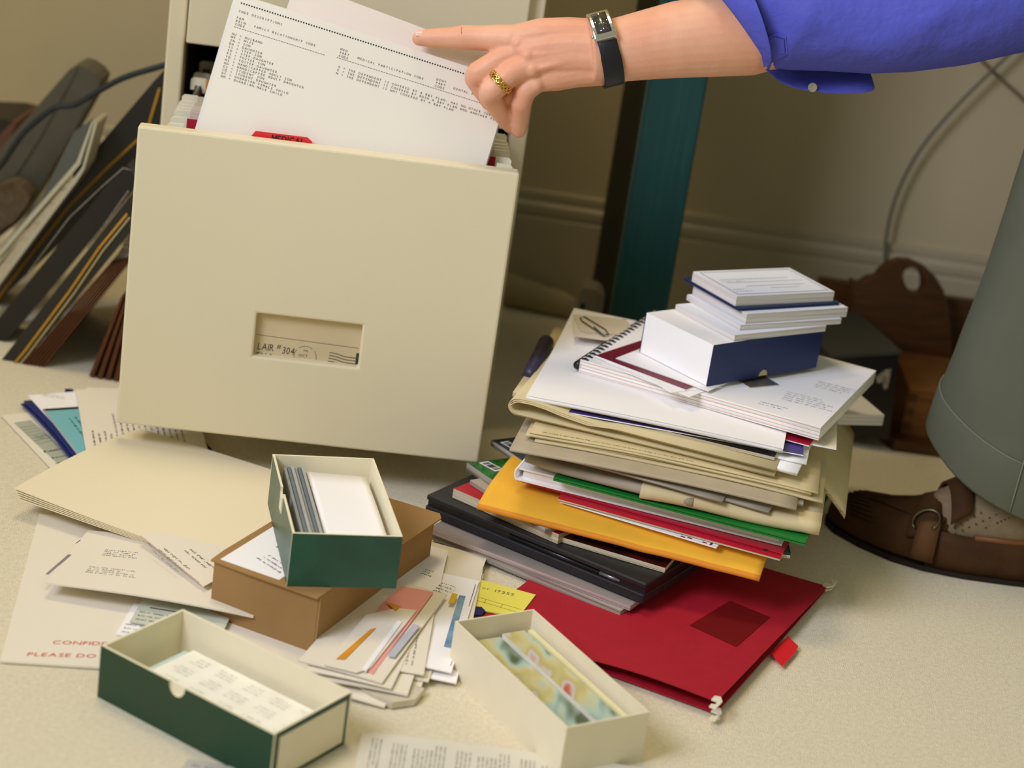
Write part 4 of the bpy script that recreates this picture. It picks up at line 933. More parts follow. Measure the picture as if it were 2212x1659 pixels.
# ================================================================ desk behind
M_teal = mat('teal_painted_wood', (28, 78, 76), .4, col2=(23, 66, 66), scale=9, stretch=(30, 30, 1), spec=.35)
M_tealed = mat('worn_teal_edge', (72, 84, 70), .6)
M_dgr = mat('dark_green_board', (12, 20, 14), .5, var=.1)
t = thing('desk', 'dark teal desk whose panel leg stands against the wall behind the pile', 'desk', V((.5, 2.35, 0)))
DY = 2.22; DA = CA; DB = CD
lo = PY(1322, 690, DY); l0 = PY(1393, 170, DY)
lx = PY(1358, 430, DY).x; rx_ = PY(1486, 430, DY).x; o = V((lx, DY, 0)); LWd = rx_ - lx
b = MB(); b.box(o, DA * LWd, DB * .018, ZZ * .72); b.build('leg_front', M_teal, t, bevel=.003)
b = MB(); b.box(o - DB * .0006 - DA * .0006, DA * .0018, DB * .0018, ZZ * .72); b.build('worn_edge', M_tealed, t)
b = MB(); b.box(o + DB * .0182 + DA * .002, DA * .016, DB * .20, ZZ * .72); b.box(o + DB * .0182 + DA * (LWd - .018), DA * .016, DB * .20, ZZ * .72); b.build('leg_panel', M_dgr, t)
b = MB(); b.box(o - DB * .03 - DA * .05 + ZZ * .7205, DA * 1.4, DB * .29, ZZ * .03); b.build('desk_top', M_teal, t, bevel=.003)
b = MB(); b.box(o + DA * 1.28, DA * LWd, DB * .2, ZZ * .72); b.build('leg_panel', M_teal, t)
# power adaptor and bundle at the wall
y_ = 2.36
b = MB(); q = [PY(*p, 2.30) for p in ((1248, 680), (1252, 632), (1262, 622), (1290, 628), (1306, 640), (1314, 655), (1310, 700))]
z0_ = min(p.z for p in q); q = [V((p.x, p.y, max(.001, p.z))) for p in q]
t = thing('power_adaptor', 'white plug adaptor on the carpet between the cabinet and the teal desk leg', 'adaptor', V((q[0].x, 2.31, 0)))
b.ngon(q, V((0, .04, 0))); ob = b.build('adaptor_body', mat('old_white_plastic', (150, 142, 124), .5), t, bevel=.003)
for px in (1248, 1306):
    b = MB(); s_ = PY(px - 3 if px > 1250 else px + 5, 668, 2.2995); b.box(s_, (.005, 0, 0), (0, .001, 0), (0, 0, .008)); b.build('socket_slot', M_dark, t)
b = MB(); A_ = P(1078, 672); B_ = P(1240, 706); ns = 14; rings = []
for i in range(ns + 1):
    p = A_.lerp(B_, i / ns) + V((0, .033, 0)); r_ = (.025 - .008 * i / ns) * (1 + .035 * math.sin(i * 1.3)); 
    rings.append([p + V((0, r_ * .9 * math.cos(k), r_ * .95 + r_ * .95 * math.sin(k) * (1 + .05 * math.sin(3 * k + i)))) for k in [2 * math.pi * j / 14 for j in range(14)]])
b.loft(rings); b.build('cloth_bundle', mat('beige_cloth', (176, 160, 122), .9, var=.08, scale=30, bump=.3, bscale=80), label='pale beige cloth bundle lying on the carpet beside the cabinet', cat='cloth', subsurf=1)
# ================================================================ wooden desk rack, black box, wall cable
M_wood = mat('brown_stained_wood', (92, 54, 22), .4, col2=(64, 34, 12), scale=6, stretch=(3, 3, 30), spec=.45)
M_wood2 = mat('honey_wood', (128, 84, 36), .45, col2=(100, 60, 24), scale=8, stretch=(2, 2, 24))
RY = 2.36
t = thing('desk_rack', 'brown wooden rack with a rounded end panel and a handle hole, behind the shoe', 'rack', P(2000, 970) + V((0, .08, 0)))
outl = [(1842, 606), (1862, 612), (1880, 600), (1896, 598), (1905, 585), (1922, 572), (1945, 562), (1970, 563), (1998, 575), (2022, 598), (2040, 628), (2050, 665), (2056, 720), (2062, 830), (1842, 850)]
hole = [(1975 + 21 * math.cos(k) * (1 - .15 * math.sin(k)) + 6 * math.sin(k), 608 + 30 * math.sin(k)) for k in [2 * math.pi * i / 18 for i in range(18)]]
nP = (V((.25, -1, 0))).normalized(); oP = V((.50, RY + .01, 0))
bm = bmesh.new()
ov = [bm.verts.new(PP(*p, oP, nP)) for p in outl]; hv = [bm.verts.new(PP(*p, oP, nP)) for p in hole]
eds = [bm.edges.new((ov[i], ov[(i + 1) % len(ov)])) for i in range(len(ov))] + [bm.edges.new((hv[i], hv[(i + 1) % len(hv)])) for i in range(len(hv))]
bmesh.ops.triangle_fill(bm, use_beauty=True, edges=eds); bm.verts.ensure_lookup_table()
b = MB(); idx = {v_: i for i, v_ in enumerate(bm.verts)}; vs = [v_.co.copy() for v_ in bm.verts]; fs = [[idx[v_] for v_ in f_.verts] for f_ in bm.faces]; bm.free()
bk = -nP * .016
b.add(vs, fs); b.add([p + bk for p in vs], fs)
for ring in (list(range(len(outl))), list(range(len(outl), len(outl) + len(hole)))):
    n = len(ring); b.add([vs[i] for i in ring] + [vs[i] + bk for i in ring], [[i, (i + 1) % n, (i + 1) % n + n, i + n] for i in range(n)])
b.build('end_panel', M_wood, t, merge=True, bevel=.002)
f = fr((1945, 972), (2085, 985), (1895, 935), 0)
b = MB(); zt = .075; o_ = P(1940, 968) + V((.0, .012, .012)); b.box(o_, (.22, 0, 0), (0, .14, 0), (0, 0, zt - .012)); dr_ = b.build('drawer_case', M_wood2, t, bevel=.002, label='honey-coloured drawer case')
b = MB()
for k in range(3): b.box(o_ + V((.0005, -.0006, .010 + k * .018)), (.011, 0, 0), (0, .0006, 0), (0, 0, .009))
b.build('dovetail', M_wood, dr_)
b = MB(); q = [P(1927, 974), P(1927, 974) + V((.24, 0, 0)), P(1927, 974) + V((.24, .17, 0)), P(1863, 922) + V((.02, .06, 0)), P(1863, 922)]; b.ngon([p + V((0, 0, .0005)) for p in q], (0, 0, .014)); b.build('plinth', M_wood, t, bevel=.002)
b = MB(); q = PY(1770, 602, RY + .05); b.box(V((q.x, RY + .05, .0)), (.30, 0, 0), (0, .014, 0), (0, 0, q.z)); b.build('back_panel', M_wood, t)
# black box with torn label
BYd = P(1915, 950, .016).y
M_bbx = mat('grey_brown_card', (52, 50, 38), .6, var=.1, scale=20)  # lid card, a lighter grey-brown than the black body
t = thing('file_box', 'black box with a torn silvery label, standing on the plinth of the wooden rack', 'box', V((.40, BYd + .05, .0155)))
fl_ = [PY(*p, BYd) for p in ((1800, 775), (1942, 765), (1936, 880), (1800, 905))]
b = MB(); zb_ = 0.0
q = [V((fl_[0].x, BYd, fl_[0].z)), V((fl_[1].x, BYd, fl_[1].z)), V((fl_[2].x, BYd, .0155)), V((fl_[3].x, BYd, .0155))]
b.ngon(q, V((-.035, .13, 0))); b.build('box_body', M_blk2, t, bevel=.002)
b = MB(); b.ngon([q[0] + V((-.003, -.003, .0005)), q[1] + V((.003, -.003, .0005)), q[1] + V((-.035, .133, .0005)), q[0] + V((-.035, .133, .0005))], (0, 0, .004)); b.build('lid', M_bbx, t)
b = MB(); lb = [PY(*p, BYd - .0012) for p in ((1892, 815), (1912, 800), (1926, 797), (1922, 815), (1918, 838), (1910, 842), (1905, 825), (1896, 828))]; b.ngon(lb, (0, .001, 0)); b.build('torn_label', mat('silver_label', (170, 160, 130), .4, col2=(90, 84, 66), scale=200), t)
# wall cables
M_cable = mat('grey_cable', (96, 94, 84), .5)
def cable(pts, y, r, mt_, lab, name='cable'):
    q = [PY(px, py, y + (dy if len(pt) > 2 else 0)) for pt in pts for (px, py, dy) in [(pt[0], pt[1], pt[2] if len(pt) > 2 else 0)]]
    # smooth
    for _ in range(2):
        n_ = [q[0]]
        for i in range(len(q) - 1): n_ += [q[i] * .75 + q[i + 1] * .25, q[i] * .25 + q[i + 1] * .75]
        q = n_ + [q[-1]]
    b = MB(); b.tube(q, r, 0, 8); return b.build(name, mt_, label=lab, cat='cable')
cable([(1913, 640), (1911, 560), (1915, 500), (1935, 420), (1980, 330), (2050, 245), (2130, 165), (2230, 70)], WY - .02, .0022, M_cable, 'grey cable curving up the wall behind the wooden rack')
cable([(2100, 110), (2150, 160), (2212, 215), (2300, 300)], WY - .008, .0022, mat('tan_cable', (116, 100, 76), .5), 'tan cable crossing the wall at the right edge, behind the grey cable')

# ================================================================ folders and binders leaning on the left
def lean(t, name, pxs, y, dep, mt_, bev=.0012, label=None):
    q = [PY(*p, y) for p in pxs]; q = [V((p.x, p.y, max(p.z, .0008))) for p in q]
    b = MB(); b.ngon(q, V((0, dep, 0))); return b.build(name, mt_, t, bevel=bev, label=label)
def leant(name, lab, cat, px, y, group=None): 
    p = PY(*px, y); return thing(name, lab, cat, V((p.x, y + .1, 0)), group)
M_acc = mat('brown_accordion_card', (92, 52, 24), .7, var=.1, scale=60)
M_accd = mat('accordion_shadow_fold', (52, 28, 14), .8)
M_bfol = mat('black_folio', (30, 29, 30), .35, var=.12, scale=30, spec=.5)
M_gfol = mat('grey_fabric_folio', (92, 86, 72), .6, var=.08, scale=40)
M_gside = mat('grey_slate_cover', (82, 80, 70), .45, var=.05)
M_yl = mat('yellow_cord', (190, 140, 40), .6); M_wl = mat('pale_cord', (186, 172, 120), .6)
M_wbin = mat('white_binder_vinyl', (206, 198, 170), .4, var=.02)
G_ = 'binders leaning left of the cabinet'
Y0 = 2.06
# accordion files
def accordion(pxa, pxb, n_, y, lab):
    (l0, l1), (r0, r1) = pxa, pxb
    t = leant('accordion_file', lab, 'file', l0, y, 'brown accordion files')
    for k in range(n_):
        t0, t1 = k / n_, (k + .55) / n_
        def lp(a, b_, s): return (a[0] + (b_[0] - a[0]) * s, a[1] + (b_[1] - a[1]) * s)
        lean(t, 'pleat', [lp(l0, r0, t0), lp(l0, r0, t1), lp(l1, r1, t1), lp(l1, r1, t0)], y, .20, M_acc, .0005)
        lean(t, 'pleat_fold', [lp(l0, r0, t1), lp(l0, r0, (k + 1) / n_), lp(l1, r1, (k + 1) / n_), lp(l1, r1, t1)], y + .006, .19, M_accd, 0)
accordion(((48, 812), (232, 575)), ((96, 816), (285, 560)), 6, Y0, 'wider brown accordion file leaning to the right, left of the cabinet')
accordion(((192, 812), (262, 640)), ((262, 830), (300, 650)), 4, Y0 - .01, 'narrower brown accordion file right against the edge of the open drawer')
t = leant('file_sheaf', 'sheaf of pale papers rising out of the first accordion file', 'paper', (240, 560), Y0 + .02)
lean(t, 'paper_sheets', [(238, 572), (255, 548), (285, 500), (300, 500), (292, 545), (262, 578)], Y0 + .02, .18, M_pg_g)
# black folio with two cords
t = leant('folio', 'black folio with a yellow and a pale cord along its edge, over the accordion file', 'folio', (20, 800), Y0, G_)
lean(t, 'cover', [(2, 812), (48, 814), (300, 478), (300, 400)], Y0 + .004, .052, M_bfol)
b = MB(); b.tube([PY(*p, Y0 + .002) for p in ((14, 806), (55, 757), (150, 630), (215, 535), (275, 462))], .0016, 0, 6); b.build('cord', M_yl, t, label='yellow cord')
b = MB(); b.tube([PY(*p, Y0 + .002) for p in ((22, 812), (62, 764), (160, 634), (222, 542), (280, 470))], .0011, 0, 6); b.build('cord', M_wl, t, label='pale cord')
t = leant('folio', 'glossy black folio with a scuffed white crease, second from the accordion file', 'folio', (0, 740), Y0 + .03, G_)
lean(t, 'cover', [(-40, 790), (10, 800), (300, 395), (275, 355), (262, 362)], Y0 + .062, .052, M_blk2)
b = MB(); b.tube([PY(*p, Y0 + .060) for p in ((190, 535), (230, 480), (278, 412))], .0009, 0, 6); b.tube([PY(*p, Y0 + .060) for p in ((60, 590), (150, 470), (222, 402), (266, 363), (285, 368))], .0007, 0, 6); b.build('crease', mat('white_scuff', (150, 140, 128), .8, var=.3, scale=300), t)
t = leant('folio', 'tall black folio with a yellow cord, leaning behind the glossy one', 'folio', (0, 660), Y0 + .06, G_)
lean(t, 'cover', [(-60, 790), (-20, 800), (340, 330), (356, 150), (330, 178), (200, 330), (-60, 640)], Y0 + .178, .055, M_bfol)
b = MB(); b.tube([PY(*p, Y0 + .176) for p in ((-20, 665), (60, 560), (150, 445), (230, 365), (300, 300), (320, 275), (345, 190))], .0016, 0, 6); b.build('cord', M_yl, t, label='yellow cord')
# white binders
t = leant('ring_binder', 'white ring binder with pages, lower of two leaning left of the cabinet', 'binder', (0, 600), Y0 + .05, G_)
lean(t, 'back_cover', [(-40, 660), (-8, 612), (160, 385), (178, 360), (205, 262), (209, 268), (182, 366), (165, 393), (-20, 640)], Y0 + .118, .05, M_wbin)
lean(t, 'page_block', [(-40, 615), (-20, 600), (140, 395), (157, 372), (158, 388), (-8, 612)], Y0 + .122, .042, M_pg_c)
lean(t, 'front_cover', [(-40, 585), (-20, 562), (165, 350), (197, 265), (202, 264), (172, 356), (-20, 578)], Y0 + .118, .05, M_wbin)
t = leant('ring_binder', 'grey-lined white binder leaning against the tall grey folio', 'binder', (0, 550), Y0 + .06, G_)
lean(t, 'cover', [(-40, 590), (-20, 560), (90, 425), (160, 285), (198, 258), (165, 348), (-20, 560)], Y0 + .170, .006, mat('slate_striped_lining', (96, 98, 92), .5, var=.1, stretch=(60, 60, 5)))
# tall grey folio
t = leant('box_folio', 'tall grey folio with a rounded top edge, leaning on the wall at the far left', 'folio', (0, 480), Y0 + .08, G_)
lean(t, 'spine', [(-60, 560), (-60, 390), (45, 270), (150, 150), (168, 141), (185, 146), (205, 160), (216, 175), (212, 190), (150, 300), (90, 400), (40, 480)], Y0 + .236, .05, M_gfol, .002)
b = MB(); b.tube([PY(*p, Y0 + .2345) for p in ((28, 390), (85, 300), (140, 200), (168, 145))], .0006, 0, 6); b.build('seam', M_gside, t)
# ribbed thing and brown book on the far left
t = leant('ribbed_pouch', 'taupe ribbed pouch lying over the grey folio at the left edge', 'pouch', (0, 470), Y0 + .07)
lean(t, 'pouch_body', [(-30, 510), (-30, 420), (0, 400), (24, 393), (48, 405), (66, 425), (60, 440), (30, 480)], Y0 + .200, .03, mat('ribbed_taupe', (112, 94, 72), .8, col2=(84, 68, 50), scale=14, stretch=(60, 1, 14)), .004)
t = leant('book', 'brown book with a dark cover at the extreme left, below the cord', 'book', (0, 320), Y0 + .11)
lean(t, 'page_block', [(-60, 420), (-60, 350), (28, 262), (35, 264), (10, 330), (-20, 390)], Y0 + .292, .10, mat('reddish_brown_board', (110, 74, 58), .6))
lean(t, 'cover', [(-60, 350), (-60, 255), (5, 257), (28, 262)], Y0 + .294, .10, mat('dark_brown_cover', (54, 46, 36), .6))
cable([(-30, 385), (0, 362), (40, 300), (62, 275), (110, 236), (130, 229), (150, 229), (165, 226), (215, 195), (270, 165), (350, 143), (420, 120)], Y0 + .172, .0036, mat('black_rubber_cord', (38, 44, 46), .45), 'black cord slung across the leaning folios to the cabinet')
# ================================================================ the person: arm and hand, trouser leg, sock and moccasin
M_skin = mat('skin', (232, 178, 146), .5, col2=(222, 156, 124), scale=22, spec=.35, bump=.12, bscale=500, sub=.12)
M_shirt = mat('blue_shirt_cotton', (88, 92, 190), .85, var=.05, scale=12, bump=.7, bscale=28, spec=.1)
for n_ in M_shirt.node_tree.nodes:
    if n_.type == 'BUMP': n_.inputs['Distance'].default_value = .008
M_trs = mat('olive_grey_twill', (98, 100, 84), .9, var=.05, scale=15, bump=.15, bscale=1200, spec=.1)
M_sock = mat('beige_sock', (128, 112, 86), .95, var=.08, scale=120, bump=.3, bscale=900, spec=.05)
M_shoe = mat('brown_suede', (78, 50, 24), .75, col2=(58, 36, 18), scale=30, bump=.25, bscale=500, spec=.2)
M_shoel = mat('tan_leather_lining', (116, 72, 36), .5, var=.05)
man = thing('person', 'person in a blue shirt lifting papers from the drawer with one hand', 'person', V((.75, 1.93, 0)))
def ball(mb, c, r, n=14):
    c = V(c); rings = []
    for i in range(1, n // 2):
        a = math.pi * i / (n // 2); rings.append([c + V((r * math.sin(a) * math.cos(k), r * math.sin(a) * math.sin(k), r * math.cos(a))) for k in [2 * math.pi * j / n for j in range(n)]])
    k0 = len(mb.v); mb.loft(rings, cap=False); mb.v += [c + V((0, 0, r)), c - V((0, 0, r))]; t_, b_ = len(mb.v) - 2, len(mb.v) - 1; L_ = len(rings)
    for j in range(n):
        mb.f.append([k0 + j, k0 + (j + 1) % n, t_]); mb.f.append([k0 + (L_ - 1) * n + j, b_, k0 + (L_ - 1) * n + (j + 1) % n]); mb.m += [0, 0]; mb.s += [True, True]
def limb(mb, pts, n=16, flat=1., up=None):
    """tapered chain: balls at the joints, cones between"""
    for p, r in pts: ball(mb, p, r * min(1, flat + .15) if flat < 1 else r)
    for (p, r), (q, s) in zip(pts, pts[1:]): mb.tube([p, V(p).lerp(V(q), .5), q], [r, (r + s) / 2, s], 0, n, flat=flat, up=up)
def H(px, py, off): return pf(px, py, off)
hb = MB()
# index finger stretched along the top edge of the printout
limb(hb, [(H(906, 83, .010), .0074), (H(925, 82, .011), .0089), (H(948, 82, .0135), .0099), (H(975, 82, .017), .0106), (H(1003, 81, .021), .0122), (H(1040, 82, .027), .0124), (H(1078, 84, .033), .0140), (H(1108, 86, .037), .0150)])
# middle finger, bent at the knuckle
limb(hb, [(H(1132, 112, .041), .0145), (H(1085, 126, .040), .0116), (H(1034, 158, .035), .0120), (H(1028, 168, .028), .0116), (H(1046, 200, .020), .0098), (H(1058, 222, .010), .0082)])
# ring finger
limb(hb, [(H(1146, 140, .048), .0140), (H(1105, 158, .050), .0120), (H(1062, 196, .046), .0116), (H(1058, 206, .038), .0112), (H(1078, 238, .024), .0096), (H(1092, 260, .014), .0082), (H(1101, 274, .0085), .0066)])
# little finger
limb(hb, [(H(1160, 172, .044), .0128), (H(1136, 196, .044), .0104), (H(1126, 222, .038), .0102), (H(1124, 246, .026), .0094), (H(1122, 268, .016), .0088), (H(1121, 282, .011), .0074)])
# thumb behind the sheets
limb(hb, [(H(1262, 112, .030), .017), (H(1205, 112, .012), .0165), (H(1165, 112, -.006), .0125), (H(1125, 122, -.030), .0105), (H(1090, 130, -.036), .0090)])
# back of the hand
limb(hb, [(H(1108, 88, .036), .0150), (H(1170, 76, .044), .0165), (H(1230, 76, .048), .0175), (H(1285, 82, .052), .0185)])
limb(hb, [(H(1130, 112, .042), .0155), (H(1190, 102, .048), .0175), (H(1240, 100, .052), .019), (H(1290, 104, .055), .0205)])
limb(hb, [(H(1146, 140, .045), .0150), (H(1195, 128, .048), .0175), (H(1245, 122, .052), .0190), (H(1292, 122, .055), .0205)])
limb(hb, [(H(1162, 168, .040), .0140), (H(1200, 160, .044), .0165), (H(1245, 150, .047), .0175), (H(1300, 144, .052), .0185)])
limb(hb, [(H(1180, 120, .026), .016), (H(1240, 125, .034), .020), (H(1290, 115, .046), .020)])
# knuckles and tendons
for (x, y, o_, r_) in ((1120, 96, .0480, .0080), (1140, 122, .0545, .0078), (1150, 150, .0562, .0078), (1158, 184, .0500, .0072), (1110, 205, .030, .0095), (1110, 230, .022, .0080)): ball(hb, H(x, y, o_), r_)
for a_, b_ in (((1122, 96, .050), (1250, 88, .0635)), ((1140, 122, .0560), (1250, 106, .0675)), ((1152, 150, .0575), (1252, 126, .0665))): hb.tube([H(*a_), H(*b_)], .0042, 0, 8)
# forearm
OFA = .058
farm = [((1275, 112), .0290, .80), ((1310, 112), .0300, .80), ((1345, 106), .0310, .82), ((1400, 96), .0335, .85), ((1460, 86), .0365, .9), ((1540, 78), .0390, .95), ((1620, 74), .0395, .95), ((1680, 66), .036, .9), ((1760, 58), .034, .9), ((1900, 44), .034, .9)]
rings = []
axd = (H(1640, 72, OFA) - H(1300, 112, OFA)).normalized(); sv = (PV * -1); sv = (sv - axd * sv.dot(axd)).normalized(); dv = axd.cross(sv); dv = -dv if dv.dot(PN) < 0 else dv
for (p, r, fl_) in farm: 
    c = H(*p, OFA); rings.append([c + sv * (r * math.cos(k)) + dv * (r * fl_ * math.sin(k)) for k in [2 * math.pi * i / 28 for i in range(28)]])
hb.loft(rings)
ELB = H(1900, 44, OFA); SHO = ELB + V((.27, .03, .085))
def remeshed(mb, vox, smooth):
    me = bpy.data.meshes.new('tmp'); me.from_pydata(mb.v, [], mb.f); me.update()
    o = bpy.data.objects.new('tmp', me); COL.objects.link(o)
    bm = bmesh.new(); bm.from_mesh(me); bmesh.ops.recalc_face_normals(bm, faces=bm.faces); bm.to_mesh(me); bm.free()
    md = o.modifiers.new('r', 'REMESH'); md.mode = 'VOXEL'; md.voxel_size = vox
    sm = o.modifiers.new('s', 'SMOOTH'); sm.factor = .5; sm.iterations = smooth
    dg = bpy.context.evaluated_depsgraph_get(); ev = o.evaluated_get(dg); m2 = ev.to_mesh()
    vs = [v.co.copy() for v in m2.vertices]; fs = [list(p.vertices) for p in m2.polygons]; ev.to_mesh_clear()
    bpy.data.objects.remove(o); bpy.data.meshes.remove(me); return vs, fs
vs, fs = remeshed(hb, .0013, 7)
body = MB(); body.add(vs, fs, 0, True)
# the rest of the body, mostly beyond the picture: upper arm, trunk, head, legs
KN = V((.585, 1.905, .50)); HIP = V((1.00, 1.93, .50)); NK = V((.72, 1.93, .80)); PEL = V((1.03, 2.0, .52))
rb = MB()
limb(rb, [(ELB - V((.03, 0, 0)), .033), (ELB, .034), (SHO, .042), (V((.70, 1.90, .70)), .075)])
limb(rb, [(PEL, .14), (V((.92, 1.98, .62)), .13), (V((.80, 1.95, .72)), .13), (NK, .07), (NK + V((-.05, 0, .07)), .055), (NK + V((-.09, 0, .14)), .085), (NK + V((-.11, 0, .17)), .08)])
limb(rb, [(V((.72, 1.95, .72)), .08), (V((.72, 2.12, .68)), .055), (V((.68, 2.16, .45)), .045), (V((.62, 2.12, .55)), .035)])
limb(rb, [(HIP, .09), (V((.80, 1.92, .51)), .075), (KN, .058), (V((.60, 1.905, .36)), .05), (V((.605, 1.905, .20)), .040), (V((.598, 1.902, .11)), .034), (V((.595, 1.90, .06)), .034), (V((.54, 1.90, .035)), .030), (V((.47, 1.905, .028)), .025), (V((.41, 1.935, .022)), .016)])
limb(rb, [(HIP + V((0, .17, 0)), .09), (V((.80, 2.12, .51)), .075), (V((.66, 2.12, .50)), .058), (V((.78, 2.13, .28)), .045), (V((.91, 2.13, .09)), .035), (V((.82, 2.13, .03)), .025)])
v2, f2 = remeshed(rb, .009, 4); body.add(v2, f2, 0, True)
skin = body.build('body', M_skin, man)
# creases over the index knuckle
b = MB()
for k, (x_, l_) in enumerate(((996, .009), (1003, .011), (1010, .008))):
    b.tube([H(x_ + 2.5 * t_ * t_, 66 + 13 * t_, .021 + .0118 * math.sqrt(max(0, 1 - ((66 + 13 * t_ - 81) / 27.5) ** 2)) + .0004) for t_ in [-.6 + 1.1 * i / 8 for i in range(9)]], .00035, 0, 6)
b.build('knuckle_crease', mat('skin_crease', (212, 148, 118), .6, var=.05), man)
# fingernail
def nail(c, u, v, n, w_, l_):
    b = MB(); rings = []
    for i in range(7):
        t_ = -1 + 2 * i / 6
        rings.append([c + u * (l_ * (-.5 + j / 6)) + v * (w_ * .5 * t_ * (1 - .25 * (j / 6) ** 3)) + n * (-.0016 * t_ * t_) for j in range(7)])
    b.loft(rings, closed=False); return b.build('fingernail', mat('fingernail', (236, 190, 170), .3, spec=.5, var=.02), man, solid=.0006, subsurf=1)
ni = (PN * .72 - PV * .69).normalized(); uf = (H(890, 80, .01) - H(940, 80, .01)).normalized(); vf = ni.cross(uf).normalized()
nail(H(906, 82, .010) + ni * .0078, uf, vf, ni, .0092, .0112)
# wedding ring: two rims and a woven middle
RC = H(1082, 177, .0485); RA = (H(1062, 198, .046) - H(1105, 157, .050)).normalized()
e1 = PN - RA * PN.dot(RA); e1.normalize(); e2 = RA.cross(e1)
M_goldm = mat('gold', (226, 178, 96), .22, metal=1., var=.03)
b = MB(); R_ = .0121
def circ(off, rr, n=48): return [RC + RA * off + (e1 * math.cos(k) + e2 * math.sin(k)) * rr for k in [2 * math.pi * i / n for i in range(n + 1)]]
b.tube(circ(-.0028, R_ + .0004), .0008, 0, 8); b.tube(circ(.0028, R_ + .0004), .0008, 0, 8)
for ph in (0, math.pi): b.tube([RC + RA * (.0018 * math.sin(8 * k + ph)) + (e1 * math.cos(k) + e2 * math.sin(k)) * (R_ + .0006 + .0003 * math.cos(8 * k + ph)) for k in [2 * math.pi * i / 96 for i in range(97)]], .0009, 0, 6)
b.loft([circ(-.0028, R_ - .0002)[:-1], circ(.0028, R_ - .0002)[:-1]], cap=False)
b.build('ring', M_goldm, man, label='woven gold ring')
# wristwatch
wt_ = bpy.data.objects.new('wristwatch', None); COL.objects.link(wt_); wt_.parent = man; BASE[wt_] = BASE[man]; wt_['label'] = 'rectangular steel wristwatch on a black leather strap'
WC = H(1308, 110, OFA); upv = (H(1296, 45, OFA) - H(1328, 178, OFA)).normalized(); axw = (axd - upv * axd.dot(upv)).normalized(); fw_ = axw.cross(upv).normalized(); fw_ = fw_ if fw_.dot(PN) > 0 else -fw_
RU, RD = .0318, .0268
def wp(th, ax_, ex=0.): return WC + axw * ax_ + upv * ((RU + ex) * math.sin(th)) + fw_ * ((RD + ex) * math.cos(th))
b = MB(); rings = []
th0, th1 = math.radians(18), math.radians(-298)
for i in range(41):
    th = th0 + (th1 - th0) * i / 40; hw = .0098 if i > 3 else .0092
    rings.append([wp(th, -hw, .0006), wp(th, hw, .0006), wp(th, hw, .0028), wp(th, -hw, .0028)])
b.loft(rings, smooth=True); b.build('strap', mat('black_watch_leather', (22, 22, 26), .45, bump=.1, spec=.4), wt_, bevel=.0006)
tc_ = math.radians(44); cc = wp(tc_, -.001, .0042); tn = (wp(tc_ + .05, 0) - wp(tc_ - .05, 0)).normalized(); nn = axw.cross(tn).normalized(); nn = nn if nn.dot(fw_) > 0 else -nn
M_steel = mat('watch_steel', (206, 200, 196), .2, metal=1., var=0)
b = MB(); cl, cw, ch = .0345, .0215, .0062
sec = []
for i in range(9):
    t_ = -1 + 2 * i / 8; bend = -.0035 * t_ * t_
    o_ = cc + tn * (t_ * cl / 2) + nn * bend
    sec.append([o_ - axw * cw / 2 - nn * ch / 2, o_ + axw * cw / 2 - nn * ch / 2, o_ + axw * cw / 2 + nn * ch / 2, o_ - axw * cw / 2 + nn * ch / 2])
b.loft(sec, smooth=False); b.build('case', M_steel, wt_, bevel=.0014)
b = MB(); sec = []
for i in range(9):
    t_ = -1 + 2 * i / 8; t2 = t_ * .72; bend = -.0035 * t2 * t2
    o_ = cc + tn * (t2 * cl / 2) + nn * (bend + ch / 2 + .0003)
    sec.append([o_ - axw * cw * .33, o_ + axw * cw * .33])
b.loft(sec, closed=False); b.build('dial', mat('watch_dial', (52, 48, 44), .12, spec=.6, coat=.6), wt_, solid=.0005)
b = MB(); o_ = cc + nn * (ch / 2 + .0007)
for (dx, dy) in ((.004, .005), (-.0025, .0035)): b.tube([o_, o_ + axw * dx - tn * dy], .00028, 0, 5)
for (dx, dy) in ((0, .0095), (0, -.0095), (.0055, 0), (-.0055, 0)): b.box(o_ + axw * (dx - .0003) + tn * (dy - .0006), axw * .0006, tn * .0012, nn * .0002)
b.build('hand', M_steel, wt_)
b = MB(); b.tube([cc - axw * cw / 2 - tn * .0135, cc - axw * (cw / 2 + .0022) - tn * .0135], .0016, 0, 12); b.build('crown', M_steel, wt_)
# ---------------- shirt sleeve
def ringpx(top, bot, off, rd, n=36, wob=None, ph=0.):
    a = H(*top, off); c = H(*bot, off); ctr = (a + c) / 2; up_ = (a - c) / 2; dep = PN * rd
    return [ctr + (up_ * math.cos(k) + dep * math.sin(k)) * (1 + (wob(k) if wob else 0)) for k in [2 * math.pi * i / n for i in range(n)]]
sl = [((1588, -62), (1664, 146), .058, .043), ((1640, -60), (1700, 150), .060, .046), ((1730, -60), (1780, 152), .062, .048), ((1830, -62), (1880, 158), .064, .051), ((1930, -75), (1970, 154), .066, .053), ((2040, -90), (2080, 140), .068, .055), ((2150, -110), (2190, 116), .070, .057), ((2270, -140), (2310, 92), .072, .060)]
rings = []; NS = 40
import bisect
def interp(t):
    i = min(int(t), len(sl) - 2); u = t - i; a, c = sl[i], sl[i + 1]
    L2 = lambda p, q: tuple(x + (y - x) * u for x, y in zip(p, q))
    return L2(a[0], c[0]), L2(a[1], c[1]), a[2] + (c[2] - a[2]) * u, a[3] + (c[3] - a[3]) * u
